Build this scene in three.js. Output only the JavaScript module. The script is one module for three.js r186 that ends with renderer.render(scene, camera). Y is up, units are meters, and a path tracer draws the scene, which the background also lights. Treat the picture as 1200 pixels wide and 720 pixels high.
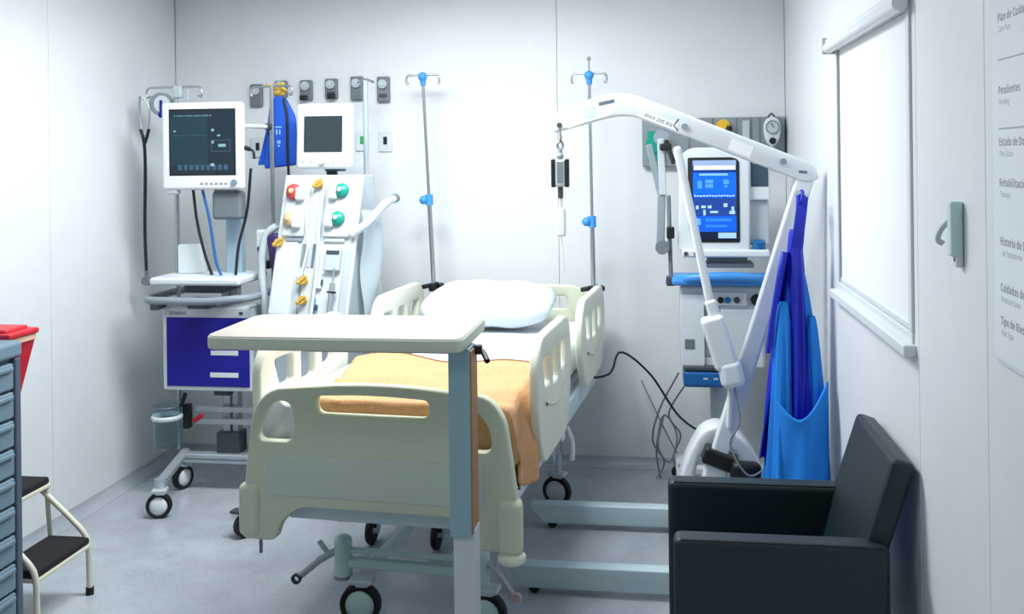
import * as THREE from 'three';
import { RoundedBoxGeometry } from 'three/addons/geometries/RoundedBoxGeometry.js';
import { mergeGeometries, toCreasedNormals } from 'three/addons/utils/BufferGeometryUtils.js';
import { RectAreaLightUniformsLib } from 'three/addons/lights/RectAreaLightUniformsLib.js';

// ---------------------------------------------------------------- camera, light, exposure
const W = 3.59, H = 2.8, L = 6.6;                 // room: width, height, length (back wall at z = 0)
const scene = new THREE.Scene();
const FULL = 1070;                                // lens shifted: the principal point lies above the middle of the frame
const camera = new THREE.PerspectiveCamera(2 * Math.atan(FULL / 2 / 1180) * 180 / Math.PI, 1200 / 720, 0.05, 50);
camera.setViewOffset(FULL * 1200 / 720, FULL, (FULL * 1200 / 720 - 1200) / 2, 350, 1200, 720);
camera.position.set(2.882, 1.76, 5.75);
camera.rotation.set(0, 8.2 * Math.PI / 180, -0.012, 'YXZ');
const renderer = new THREE.WebGLRenderer();
renderer.toneMapping = THREE.LinearToneMapping;
renderer.toneMappingExposure = 1.0;
renderer.shadowMap.enabled = true;
RectAreaLightUniformsLib.init();
const LAMPS = [[1.4, 1.7, 0.6, 0.6, 39, 'flat white ceiling light panel above the equipment side of bed'], [2.2, 1.7, 0.6, 0.6, 39, 'flat white ceiling light panel above the hoist side of bed'], [1.9, 4.5, 0.6, 0.6, 7, 'dimmer flat white ceiling light panel away from the bed']];   // x, z, width, length, radiance
const LAMP_COLOR = new THREE.Color().setRGB(0.93, 0.98, 1.0);

// ---------------------------------------------------------------- helpers
let seed = 7;
const rnd = () => { seed = (seed * 1664525 + 1013904223) >>> 0; return seed / 4294967296; };
const V = (x, y, z) => new THREE.Vector3(x, y, z);
const names = new Map();
function numbered(n) { const k = names.get(n) || 0; names.set(n, k + 1); return k ? n + '_' + String(k).padStart(3, '0') : n; }
function clean(g) {
  let q = g.index ? g.toNonIndexed() : g;
  for (const k of Object.keys(q.attributes)) if (!['position', 'normal', 'uv'].includes(k)) q.deleteAttribute(k);
  q.morphAttributes = {};
  return q;
}
function uvMetres(g) {
  const p = g.attributes.position, n = g.attributes.normal, a = new Float32Array(p.count * 2);
  for (let i = 0; i < p.count; i++) {
    const x = Math.abs(n.getX(i)), y = Math.abs(n.getY(i)), z = Math.abs(n.getZ(i));
    if (y >= x && y >= z) { a[2 * i] = p.getX(i); a[2 * i + 1] = p.getZ(i); }
    else if (x >= z) { a[2 * i] = p.getZ(i); a[2 * i + 1] = p.getY(i); }
    else { a[2 * i] = p.getX(i); a[2 * i + 1] = p.getY(i); }
  }
  g.setAttribute('uv', new THREE.BufferAttribute(a, 2)); return g;
}
function obj(name, geos, mat, parent, keepUV) {
  const list = (Array.isArray(geos) ? geos : [geos]).map(clean);
  let g = list.length > 1 ? mergeGeometries(list, false) : list[0];
  if (!keepUV) uvMetres(g);
  const m = new THREE.Mesh(g, mat);
  m.name = parent ? name : numbered(name);
  (parent || scene).add(m); return m;
}
function thing(name, label, category, [x, y, z] = [0, 0, 0], turn = 0, group) {
  const o = new THREE.Group(); o.name = numbered(name); scene.add(o);
  o.position.set(x, y, z); o.rotation.y = turn; o.userData = { label, category };
  if (group) o.userData.group = group; return o;
}
function struct(name, geos, mat) { const o = obj(name, geos, mat); o.userData.kind = 'structure'; return o; }
function place(g, x, y, z, rx = 0, ry = 0, rz = 0) {
  const m = new THREE.Matrix4().makeRotationFromEuler(new THREE.Euler(rx, ry, rz)); m.setPosition(x, y, z); g.applyMatrix4(m); return g;
}
function bx(w, h, d, x, y, z, r = 0.006, rx = 0, ry = 0, rz = 0) {           // centred rounded box
  r = Math.min(r, w / 2.01, h / 2.01, d / 2.01);
  return place(new RoundedBoxGeometry(w, h, d, 2, r), x, y, z, rx, ry, rz);
}
function bb(x0, x1, y0, y1, z0, z1, r) { return bx(x1 - x0, y1 - y0, z1 - z0, (x0 + x1) / 2, (y0 + y1) / 2, (z0 + z1) / 2, r); }
function rod(a, b, r0, r1 = r0, seg = 16) {
  const A = V(...a), B = V(...b), d = B.clone().sub(A), l = d.length();
  const g = new THREE.CylinderGeometry(r1, r0, l, seg);
  g.applyQuaternion(new THREE.Quaternion().setFromUnitVectors(V(0, 1, 0), d.normalize()));
  g.translate((A.x + B.x) / 2, (A.y + B.y) / 2, (A.z + B.z) / 2); return g;
}
function beam(a, b, w, t, r = 0.006) {                                       // box beam; w in the x-y plane, t along z
  const A = V(...a), B = V(...b), d = B.clone().sub(A), l = d.length();
  const g = new RoundedBoxGeometry(w, l, t, 2, Math.min(r, w / 2.01, t / 2.01));
  g.applyQuaternion(new THREE.Quaternion().setFromUnitVectors(V(0, 1, 0), d.normalize()));
  g.translate((A.x + B.x) / 2, (A.y + B.y) / 2, (A.z + B.z) / 2); return g;
}
function tube(pts, r, n = 24, seg = 8, closed = false) {
  return new THREE.TubeGeometry(new THREE.CatmullRomCurve3(pts.map(p => V(...p)), closed, 'catmullrom', 0.5), n, r, seg, closed);
}
function lathe(prof, x = 0, y = 0, z = 0, seg = 24, rx = 0, rz = 0) { return place(new THREE.LatheGeometry(prof.map(p => new THREE.Vector2(p[0], p[1])), seg), x, y, z, rx, 0, rz); }
function ball(r, x, y, z, sx = 1, sy = 1, sz = 1) { const g = new THREE.SphereGeometry(r, 18, 12); g.scale(sx, sy, sz); g.translate(x, y, z); return g; }
function ext(shape, depth, bev = 0.006) {
  const g = new THREE.ExtrudeGeometry(shape, { depth: depth - 2 * bev, bevelEnabled: bev > 0, bevelThickness: bev, bevelSize: bev, bevelOffset: -bev, bevelSegments: 3, curveSegments: 14 });
  g.translate(0, 0, bev); return toCreasedNormals(g, 0.6);
}
function poly(pts, rad, S = THREE.Shape) {                                   // polygon with rounded corners
  const s = new S(), n = pts.length, R = i => (Array.isArray(rad) ? rad[i] : rad);
  for (let i = 0; i < n; i++) {
    const p = new THREE.Vector2(...pts[i]), a = new THREE.Vector2(...pts[(i + n - 1) % n]), b = new THREE.Vector2(...pts[(i + 1) % n]);
    const da = a.clone().sub(p), db = b.clone().sub(p), r = Math.min(R(i), da.length() / 2.02, db.length() / 2.02);
    const p0 = p.clone().add(da.setLength(r)), p1 = p.clone().add(db.setLength(r));
    if (i === 0) s.moveTo(p0.x, p0.y); else s.lineTo(p0.x, p0.y);
    s.quadraticCurveTo(p.x, p.y, p1.x, p1.y);
  }
  s.closePath(); return s;
}
const hole = (pts, rad) => poly(pts, rad, THREE.Path);
const rectPts = (x0, x1, y0, y1) => [[x0, y0], [x1, y0], [x1, y1], [x0, y1]];
function cloth(nu, nv, fn, thick) {                                          // a cloth with thickness: fn(u, v) -> [x, y, z]
  const P = [], N = [];
  for (let j = 0; j <= nv; j++) for (let i = 0; i <= nu; i++) P.push(V(...fn(i / nu, j / nv)));
  const at = (i, j) => P[Math.max(0, Math.min(nv, j)) * (nu + 1) + Math.max(0, Math.min(nu, i))];
  for (let j = 0; j <= nv; j++) for (let i = 0; i <= nu; i++)
    N.push(at(i + 1, j).clone().sub(at(i - 1, j)).cross(at(i, j + 1).clone().sub(at(i, j - 1))).normalize());
  const pos = [], idx = [], c = P.length;
  for (const s of [0.5, -0.5]) P.forEach((p, k) => pos.push(p.x + N[k].x * thick * s, p.y + N[k].y * thick * s, p.z + N[k].z * thick * s));
  const q = (a, b, cc, d) => idx.push(a, b, cc, a, cc, d), id = (i, j) => j * (nu + 1) + i;
  for (let j = 0; j < nv; j++) for (let i = 0; i < nu; i++) {
    q(id(i, j), id(i + 1, j), id(i + 1, j + 1), id(i, j + 1));
    q(c + id(i, j), c + id(i, j + 1), c + id(i + 1, j + 1), c + id(i + 1, j));
  }
  for (let i = 0; i < nu; i++) { q(id(i, 0), c + id(i, 0), c + id(i + 1, 0), id(i + 1, 0)); q(id(i, nv), id(i + 1, nv), c + id(i + 1, nv), c + id(i, nv)); }
  for (let j = 0; j < nv; j++) { q(id(0, j), id(0, j + 1), c + id(0, j + 1), c + id(0, j)); q(id(nu, j), c + id(nu, j), c + id(nu, j + 1), id(nu, j + 1)); }
  const g = new THREE.BufferGeometry(); g.setAttribute('position', new THREE.Float32BufferAttribute(pos, 3)); g.setIndex(idx); g.computeVertexNormals();
  g.setAttribute('uv', new THREE.Float32BufferAttribute(new Float32Array(pos.length / 3 * 2), 2)); return g;
}
function card(w, h, tex, x, y, z, parent, name, opt = {}) {                  // flat print, screen or label
  const g = place(new THREE.PlaneGeometry(w, h), x, y, z, opt.rx || 0, opt.ry || 0, opt.rz || 0);
  const m = new THREE.MeshStandardMaterial({ map: tex, roughness: opt.rough ?? 0.6 });
  if (opt.emit) { m.emissive.set(0xffffff); m.emissiveMap = tex; m.emissiveIntensity = opt.emit; }
  if (opt.alpha) m.transparent = true;
  return obj(name, g, m, parent, true);
}

// ---------------------------------------------------------------- textures
const hash = (x, y, s) => { let h = (x * 374761393 + y * 668265263 + s * 1274126177) | 0; h = Math.imul(h ^ (h >>> 13), 1274126177); return ((h ^ (h >>> 16)) >>> 0) / 4294967296; };
function vnoise(x, y, per, s) {                                              // tileable value noise with period per
  const xi = Math.floor(x), yi = Math.floor(y), fx = x - xi, fy = y - yi, w = t => t * t * (3 - 2 * t), m = a => ((a % per) + per) % per;
  const a = hash(m(xi), m(yi), s), b = hash(m(xi + 1), m(yi), s), c = hash(m(xi), m(yi + 1), s), d = hash(m(xi + 1), m(yi + 1), s);
  return (a + (b - a) * w(fx)) * (1 - w(fy)) + (c + (d - c) * w(fx)) * w(fy);
}
function tex(n, metres, fn, srgb = true) {
  const d = new Uint8Array(n * n * 4);
  for (let y = 0; y < n; y++) for (let x = 0; x < n; x++) {
    const c = fn(x / n, y / n), k = (y * n + x) * 4, a = Array.isArray(c) ? c : [c, c, c];
    for (let i = 0; i < 3; i++) d[k + i] = Math.max(0, Math.min(255, a[i] * 255)); d[k + 3] = 255;
  }
  const t = new THREE.DataTexture(d, n, n); t.wrapS = t.wrapT = THREE.RepeatWrapping; t.magFilter = THREE.LinearFilter; t.minFilter = THREE.LinearMipmapLinearFilter;
  t.generateMipmaps = true; t.repeat.set(1 / metres, 1 / metres); if (srgb) t.colorSpace = THREE.SRGBColorSpace; t.needsUpdate = true; return t;
}
const fbm = (u, v, p, s) => 0.5 * vnoise(u * p, v * p, p, s) + 0.3 * vnoise(u * p * 2, v * p * 2, p * 2, s + 1) + 0.2 * vnoise(u * p * 4, v * p * 4, p * 4, s + 2);
const T = {
  floor: tex(512, 1.4, (u, v) => { const n = fbm(u, v, 7, 3), s = hash(Math.floor(u * 512), Math.floor(v * 512), 9), k = 0.70 + 0.10 * (n - 0.5) + (s > 0.93 ? 0.07 : s < 0.08 ? -0.08 : 0); return [k * 0.955, k * 0.995, k * 1.04]; }),
  floorRough: tex(256, 1.7, (u, v) => 0.30 + 0.28 * fbm(u, v, 5, 31), false),
  wall: tex(256, 1.3, (u, v) => { const k = 0.895 + 0.025 * (fbm(u, v, 5, 11) - 0.5); return [k * 0.985, k * 1.002, k * 1.012]; }),
  weave: tex(128, 0.05, (u, v) => 0.5 + 0.25 * Math.sin(u * 6.2832 * 16) + 0.25 * Math.sin(v * 6.2832 * 16), false),
  leather: tex(256, 0.12, (u, v) => fbm(u, v, 24, 41), false),
  grain: tex(256, 0.5, (u, v) => { const k = 0.9 + 0.06 * (vnoise(u * 6, v * 64, 64, 5) - 0.5) + 0.03 * (vnoise(u * 20, v * 128, 128, 6) - 0.5); return [k * 1.0, k * 0.985, k * 0.96]; }),
  fine: tex(128, 0.06, (u, v) => fbm(u, v, 32, 51), false),
  orange: tex(256, 0.3, (u, v) => { const k = 0.86 + 0.14 * fbm(u, v, 40, 61); return [0.90 * k, 0.68 * k, 0.49 * k]; }),
};
function canvasTex(w, h, draw) {
  const c = document.createElement('canvas'); c.width = w; c.height = h; const x = c.getContext('2d'); draw(x, w, h);
  const t = new THREE.CanvasTexture(c); t.colorSpace = THREE.SRGBColorSpace; t.anisotropy = 8; return t;
}
const std = (color, roughness = 0.5, metalness = 0, extra = {}) => new THREE.MeshStandardMaterial({ color, roughness, metalness, ...extra });
const M = {
  wall: std(0xffffff, 0.42, 0, { map: T.wall }), ceiling: std(0xe9eced, 0.8), backing: std(0xdfe4e6, 0.8),
  floor: std(0xffffff, 0.4, 0, { map: T.floor, roughnessMap: T.floorRough }),
  white: std(0xd4dce0, 0.38), whitePaint: std(0xdfe5ea, 0.3), offWhite: std(0xcad3d7, 0.45), paleGrey: std(0xb7c2c8, 0.45),
  grey: std(0x87939a, 0.45), midGrey: std(0x6a757c, 0.5), darkGrey: std(0x3a444a, 0.5), black: std(0x0b0d0f, 0.5), rubber: std(0x0d0e10, 0.7),
  steel: std(0xb4bbbf, 0.25, 0.9), aluminium: std(0xbcc6cc, 0.38, 0.55),
  cream: std(0xcfd6bd, 0.42, 0, { bumpMap: T.fine, bumpScale: 0.0002 }), creamInset: std(0xc6d3c6, 0.45), creamLight: std(0xe4e6d4, 0.4),
  frame: std(0xc3d6dc, 0.4), tablePost: std(0x8fb0bb, 0.35), wood: std(0xb98a5e, 0.5, 0, { map: T.grain }),
  tableTop: std(0xdcd6ce, 0.35, 0, { map: T.grain }), tableEdge: std(0xc4cdb8, 0.45),
  linen: std(0xe4e7ee, 0.85, 0, { bumpMap: T.weave, bumpScale: 0.0004 }), pillow: std(0xd2dbe6, 0.85, 0, { bumpMap: T.weave, bumpScale: 0.0004 }),
  orange: std(0xffffff, 0.9, 0, { map: T.orange, bumpMap: T.weave, bumpScale: 0.0008 }), hem: std(0x8a5f42, 0.9),
  blueClamp: std(0x3f93dd, 0.4), blueHandle: std(0x3f8fdc, 0.35), blueDark: std(0x0f5f9e, 0.4), bluePanel: std(0x03038a, 0.75, 0),
  bagBlue: std(0x0b52c4, 0.6, 0, { bumpMap: T.weave, bumpScale: 0.0006 }),
  sling: std(0x0d83e6, 0.75, 0, { bumpMap: T.weave, bumpScale: 0.0008 }), slingDark: std(0x1220b4, 0.5),
  leather: std(0x0d232a, 0.46, 0, { bumpMap: T.leather, bumpScale: 0.0005 }),
  red: std(0xc4142a, 0.45), yellow: std(0xe6b92a, 0.5), brass: std(0xd9b04c, 0.35, 0.3), salmon: std(0xc44a48, 0.4), teal: std(0x0f9a86, 0.35), knobCream: std(0xd2b48a, 0.45), green: std(0x2aa45a, 0.5),
  purple: std(0x3a2160, 0.6), cartGrey: std(0x6f8797, 0.5), cartDark: std(0x4d5c6c, 0.5), ivory: std(0xd8d6c4, 0.35), tread: std(0x101114, 0.85, 0, { bumpMap: T.fine, bumpScale: 0.001 }),
  outlet: std(0x737c83, 0.4, 0.3), panelGrey: std(0x8f999f, 0.4, 0.3), wheel: std(0xe4e9ec, 0.4), hubGreen: std(0xbcd6d2, 0.4),
  clear: new THREE.MeshPhysicalMaterial({ color: 0xeaf2f4, roughness: 0.08, transmission: 1, thickness: 0, ior: 1.3 }),
  glass: new THREE.MeshPhysicalMaterial({ color: 0xffffff, roughness: 0.03, transmission: 1, thickness: 0 }),
  film: new THREE.MeshPhysicalMaterial({ color: 0xdfeaf0, roughness: 0.4, transmission: 0.5, thickness: 0 }),
  cableBlack: std(0x14161a, 0.5), cableGrey: std(0x747d84, 0.5), cableBlue: std(0x1f5f9f, 0.5),
};

// ---------------------------------------------------------------- room shell
struct('floor', bb(-0.1, W + 0.1, -0.1, 0, -0.1, L + 0.1, 0.001), M.floor);
struct('ceiling', bb(-0.1, W + 0.1, H, H + 0.1, -0.1, L + 0.1, 0.001), M.ceiling);
const WIN = { z0: 1.62, z1: 2.8, y0: 1.22, y1: 2.2 };
{
  const t = 0.012, gap = 0.0025;
  const back = struct('wall_back', bb(-0.1, W + 0.1, 0, H, -0.1, -t, 0.001), M.backing);
  const xs = [0, 2.32, W];
  for (let i = 0; i < 2; i++) obj('panel', bb(xs[i] + gap / 2, xs[i + 1] - gap / 2, 0, H, -t, 0, 0.002), M.wall, back);
  const left = struct('wall_left', bb(-0.1, -t, 0, H, 0, L, 0.001), M.backing);
  const zl = [0, 1.29, 2.45, 3.61, 4.77, 5.93, L];
  for (let i = 0; i < 6; i++) obj('panel', bb(-t, 0, 0, H, zl[i] + gap / 2, zl[i + 1] - gap / 2, 0.002), M.wall, left);
  const right = struct('wall_right', [bb(W + t, W + 0.1, 0, H, 0, WIN.z0, 0.001), bb(W + t, W + 0.1, 0, H, WIN.z1, L, 0.001), bb(W + t, W + 0.1, 0, WIN.y0, WIN.z0, WIN.z1, 0.001), bb(W + t, W + 0.1, WIN.y1, H, WIN.z0, WIN.z1, 0.001)], M.backing);
  for (const [a, b] of [[0, WIN.z0], [WIN.z1 + 0.045, 3.43], [3.43, 4.59], [4.59, 5.75], [5.75, L]]) obj('panel', bb(W, W + t, 0, H, a + gap / 2, b - gap / 2, 0.002), M.wall, right);
  obj('panel', bb(W, W + t, 0, WIN.y0, WIN.z0, WIN.z1 + 0.043, 0.002), M.wall, right);
  obj('panel', bb(W, W + t, WIN.y1, H, WIN.z0, WIN.z1 + 0.043, 0.002), M.wall, right);
  obj('panel', bb(W, W + t, WIN.y0, WIN.y1, WIN.z1, WIN.z1 + 0.043, 0.002), M.wall, right);
  struct('wall_front', bb(-0.1, W + 0.1, 0, H, L, L + 0.1, 0.001), M.wall);
  // vinyl coving where the floor turns up the walls
  const prof = new THREE.Shape(); prof.moveTo(0, 0); prof.lineTo(0.06, 0); prof.lineTo(0.06, 0.002); prof.quadraticCurveTo(0.01, 0.004, 0.005, 0.055); prof.lineTo(0, 0.055); prof.closePath();
  const strip = len => toCreasedNormals(new THREE.ExtrudeGeometry(prof, { depth: len, bevelEnabled: false, curveSegments: 10 }), 0.6);
  struct('baseboard_back', place(strip(W), 0, 0, 0, 0, -Math.PI / 2, 0).translate(W, 0, 0), M.floor);
  struct('baseboard_left', strip(L), M.floor);
  struct('baseboard_right', place(strip(L), W, 0, L, 0, Math.PI, 0), M.floor);
}
// window with a lowered roller blind
{
  const { z0, z1, y0, y1 } = WIN;
  const w = new THREE.Group(); w.name = 'window_1'; w.userData.kind = 'structure'; scene.add(w);
  obj('window_frame', [bb(W - 0.008, W + 0.1, y0, y0 + 0.035, z0, z1), bb(W - 0.008, W + 0.1, y1 - 0.035, y1, z0, z1), bb(W - 0.008, W + 0.1, y0 + 0.034, y1 - 0.034, z0 + 0.001, z0 + 0.035, 0.002), bb(W - 0.008, W + 0.1, y0 + 0.034, y1 - 0.034, z1 - 0.035, z1 - 0.001, 0.002)], M.white, w);
  obj('pane', bb(W + 0.06, W + 0.066, y0 + 0.03, y1 - 0.03, z0 + 0.03, z1 - 0.03, 0.001), M.glass, w);
  obj('shutter', bb(W + 0.085, W + 0.1, y0 + 0.03, y1 - 0.03, z0 + 0.03, z1 - 0.03, 0.001), M.offWhite, w);
  obj('window_sill', bb(W - 0.035, W + 0.02, y0 - 0.03, y0 + 0.004, z0 - 0.02, z1 + 0.02, 0.006), M.white, w);
  const b = thing('roller_blind', 'white roller blind pulled down over the window in the side wall', 'blind', [W, 0, 0]);
  obj('cassette', [rod([-0.032, y1 - 0.02, z0 + 0.005], [-0.032, y1 - 0.02, z1 + 0.01], 0.022, 0.022, 20), bb(-0.045, -0.009, y1 - 0.02, y1 + 0.015, z0 + 0.005, z1 + 0.01, 0.008)], M.whitePaint, b);
  obj('end_cap', bb(-0.056, -0.002, y1 - 0.045, y1 + 0.02, z0 - 0.003, z0 + 0.005, 0.003), M.paleGrey, b);
  obj('blind_sheet', bb(0.002, 0.005, y0 + 0.036, y1 - 0.036, z0 + 0.05, z1 - 0.036, 0.001), std(0xe6eaee, 0.8), b);
  obj('bottom_bar', bb(-0.003, 0.008, y0 + 0.036, y0 + 0.056, z0 + 0.048, z1 - 0.0355, 0.004), M.white, b);
}
// ceiling lamps
for (const [x, z, w, l, k, label] of LAMPS) {
  const g = thing('ceiling_light', label, 'ceiling light', [x, H, z], 0, 'ceiling light panels');
  const fr = 0.03;
  obj('frame', [bb(-w / 2 - fr, w / 2 + fr, -0.02, 0, -l / 2 - fr, -l / 2, 0.003), bb(-w / 2 - fr, w / 2 + fr, -0.02, 0, l / 2, l / 2 + fr, 0.003), bb(-w / 2 - fr, -w / 2, -0.02, 0, -l / 2, l / 2, 0.003), bb(w / 2, w / 2 + fr, -0.02, 0, -l / 2, l / 2, 0.003)], M.white, g);
  obj('diffuser', bb(-w / 2, w / 2, -0.012, -0.002, -l / 2, l / 2, 0.001), new THREE.MeshStandardMaterial({ color: 0xffffff, emissive: LAMP_COLOR, emissiveIntensity: 1.5, roughness: 0.6 }), g);
  const a = new THREE.RectAreaLight(LAMP_COLOR, k, w, l); a.position.set(x, H - 0.024, z); a.rotation.x = -Math.PI / 2; scene.add(a);
}

// ---------------------------------------------------------------- shared builders
function caster(parent, x, z, r, turn = 0, hub = M.wheel, w = 0.03, tall = 0) {
  // fork and stem, tyre, hub disc
  const c = new THREE.Group(); c.name = 'caster'; c.position.set(x, 0, z); c.rotation.y = turn; parent.add(c);
  obj('tyre', [lathe([[r * 0.72, -w / 2], [r * 0.96, -w / 2], [r, -w / 2 + 0.005], [r, w / 2 - 0.005], [r * 0.96, w / 2], [r * 0.72, w / 2], [r * 0.72, -w / 2]], 0, r, 0, 28, 0, Math.PI / 2).rotateY(Math.PI / 2)], M.rubber, c);
  obj('wheel_hub', lathe([[0, -w / 2 - 0.006], [r * 0.3, -w / 2 - 0.006], [r * 0.74, -w / 2 + 0.002], [r * 0.74, w / 2 - 0.002], [r * 0.3, w / 2 + 0.006], [0, w / 2 + 0.006]], 0, r, 0, 24, 0, Math.PI / 2).rotateY(Math.PI / 2), hub, c);
  obj('fork', [bx(0.05, 0.018, 0.016, 0.012, 2 * r + 0.004, -w / 2 - 0.006), bx(0.05, 0.018, 0.016, 0.012, 2 * r + 0.004, w / 2 + 0.006), bx(r * 1.2, 0.02, w + 0.03, 0.005, 2 * r + 0.012, 0, 0.008), bx(0.03, r * 1.1, 0.006, 0.006, r * 1.5, -w / 2 - 0.01, 0.002, 0, 0, 0.12), rod([0.01, 2 * r + 0.01, 0], [0.01, 2 * r + 0.05 + tall, 0], 0.014)], M.paleGrey, c);
  return c;
}
function hookBar(parent, x, y, z, half, drop, mat = M.steel) {               // T-shaped bottle hooks
  obj('hook', tube([[x, y, z], [x - half * 0.6, y, z], [x - half * 0.92, y - 0.004, z], [x - half, y - drop * 0.6, z], [x - half * 0.96, y - drop, z], [x - half * 0.86, y - drop * 0.85, z]], 0.006), mat, parent);
  obj('hook', tube([[x, y, z], [x + half * 0.6, y, z], [x + half * 0.92, y - 0.004, z], [x + half, y - drop * 0.6, z], [x + half * 0.96, y - drop, z], [x + half * 0.86, y - drop * 0.85, z]], 0.006), mat, parent);
}

// ---------------------------------------------------------------- hospital bed (local: +z foot, -z head)
const bedTurn = -0.082, BX = 2.0, BZ = 1.3;
const bed = thing('hospital_bed', 'cream hospital bed with slotted foot board and plastic side rails', 'bed', [BX, 0, BZ], bedTurn);
const toWorld = (x, y, z) => V(x, y, z).applyAxisAngle(V(0, 1, 0), bedTurn).add(V(BX, 0, BZ));
{
  // foot board
  const s = poly([[-0.52, 0.41], [-0.385, 0.41], [-0.37, 0.47], [-0.3, 0.535], [0.27, 0.535], [0.34, 0.47], [0.355, 0.43], [0.50, 0.43], [0.49, 0.64], [0.455, 0.88], [0.40, 0.952], [-0.01, 0.985], [-0.40, 0.952], [-0.47, 0.88], [-0.505, 0.62]],
    [0.03, 0.05, 0.08, 0.1, 0.1, 0.08, 0.04, 0.03, 0.3, 0.09, 0.12, 0.5, 0.12, 0.09, 0.3]);
  s.holes.push(hole([[-0.225, 0.868], [0.185, 0.868], [0.19, 0.93], [-0.03, 0.94], [-0.23, 0.93]], [0.03, 0.03, 0.028, 0.1, 0.028]));
  s.holes.push(hole([[-0.455, 0.765], [-0.32, 0.765], [-0.31, 0.83], [-0.325, 0.905], [-0.39, 0.908], [-0.435, 0.85]], [0.035, 0.035, 0.06, 0.035, 0.04, 0.06]));
  s.holes.push(hole([[0.285, 0.765], [0.41, 0.765], [0.40, 0.85], [0.35, 0.908], [0.285, 0.905], [0.275, 0.83]], [0.035, 0.035, 0.06, 0.04, 0.035, 0.06]));
  const fb = obj('foot_board', ext(s, 0.045, 0.01).translate(0, 0, 1.03), M.cream, bed);
  obj('inset_panel', ext(poly([[-0.42, 0.575], [0.385, 0.575], [0.375, 0.72], [-0.405, 0.72]], 0.025), 0.006, 0.002).translate(0, 0, 1.073), M.creamInset, fb);
  for (const sx of [-1, 1]) {
    obj('corner_cover', bx(0.085, 0.19, 0.07, sx * 0.475 - 0.01, 0.515, 1.055, 0.025), M.cream, fb);
  }
  obj('bumper_roller', lathe([[0, 0], [0.04, 0], [0.048, 0.008], [0.048, 0.024], [0.04, 0.034], [0, 0.034]], 0.47, 0.395, 1.06), M.creamLight, fb);
  obj('hook_pin', rod([-0.45, 0.36, 1.06], [-0.45, 0.42, 1.06], 0.006), M.midGrey, fb);
  // head board
  const hb = poly([[-0.45, 0.6], [0.45, 0.6], [0.46, 0.97], [0.36, 1.06], [-0.36, 1.06], [-0.46, 0.97]], [0.03, 0.03, 0.08, 0.12, 0.12, 0.08]);
  hb.holes.push(hole(rectPts(-0.3, 0.3, 0.93, 1.0), 0.03));
  obj('head_board', ext(hb, 0.035, 0.008).translate(0, 0, -1.11), M.cream, bed);
  // frame
  obj('side_beam', bb(0.425, 0.47, 0.56, 0.66, -1.0, 1.0, 0.012), M.frame, bed);
  obj('side_beam', bb(-0.47, -0.425, 0.56, 0.66, -1.0, 1.0, 0.012), M.frame, bed);
  obj('deck', bb(-0.44, 0.44, 0.64, 0.70, -1.0, 1.0, 0.01), M.frame, bed);
  obj('cross_beam', bb(-0.36, 0.36, 0.475, 0.56, 0.96, 1.02, 0.008), M.frame, bed);
  for (const sx of [-0.7, 0.7]) { obj('lift_arm', beam([sx * 0.2, 0.26, 0.3], [sx * 0.2, 0.6, -0.1], 0.04, 0.04), M.frame, bed); obj('lift_arm', beam([sx * 0.2, 0.26, -0.4], [sx * 0.2, 0.6, -0.8], 0.04, 0.04), M.frame, bed); }
  obj('lift_motor', [rod([0.02, 0.32, 0.2], [0.02, 0.5, -0.25], 0.04), bx(0.1, 0.12, 0.16, 0.02, 0.5, -0.28, 0.02)], M.darkGrey, bed);
  obj('base_frame', [bb(-0.16, -0.12, 0.2, 0.24, -0.7, 0.74, 0.01), bb(0.13, 0.17, 0.2, 0.24, -0.7, 0.74, 0.01), bb(-0.28, 0.29, 0.2, 0.26, -0.72, -0.66, 0.01)], M.frame, bed);
  obj('cross_tube', [rod([-0.27, 0.262, 0.74], [0.27, 0.262, 0.74], 0.012), bb(-0.27, 0.27, 0.2, 0.235, 0.72, 0.76, 0.008)], M.hubGreen, bed);
  for (const x of [-0.27, 0.275]) {
    const p = obj('caster_post', [rod([x, 0.16, 0.74], [x, 0.295, 0.74], 0.035), lathe([[0.035, 0], [0.032, 0.012], [0.018, 0.022], [0, 0.024]], x, 0.295, 0.74)], M.hubGreen, bed);
    obj('collar', rod([x, 0.155, 0.74], [x, 0.168, 0.74], 0.037), M.grey, p);
    const sx = Math.sign(x);
    obj('brake_pedal', [beam([x + sx * 0.03, 0.255, 0.74], [x + sx * 0.09, 0.225, 0.78], 0.028, 0.02), beam([x + sx * 0.08, 0.228, 0.77], [x + sx * 0.15, 0.175, 0.82], 0.034, 0.014), rod([x + sx * 0.06, 0.25, 0.75], [x + sx * 0.09, 0.295, 0.76], 0.01)], M.paleGrey, p);
    obj('pedal_end', lathe([[0.011, -0.008], [0.02, -0.006], [0.02, 0.006], [0.011, 0.008], [0.011, -0.008]], x + sx * 0.155, 0.172, 0.826, 18, Math.PI / 2), x > 0 ? std(0xd2aeb0, 0.5) : M.darkGrey, p);
  }
  caster(bed, -0.185, 0.78, 0.078, 0.12, M.hubGreen, 0.04, -0.03); caster(bed, 0.30, 0.76, 0.078, -0.05, M.hubGreen, 0.04, -0.03);
  caster(bed, 0.31, -0.64, 0.075, -0.25, M.paleGrey, 0.035, 0.06); caster(bed, -0.27, -0.66, 0.075, 0.2, M.paleGrey, 0.035, 0.06);
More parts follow.
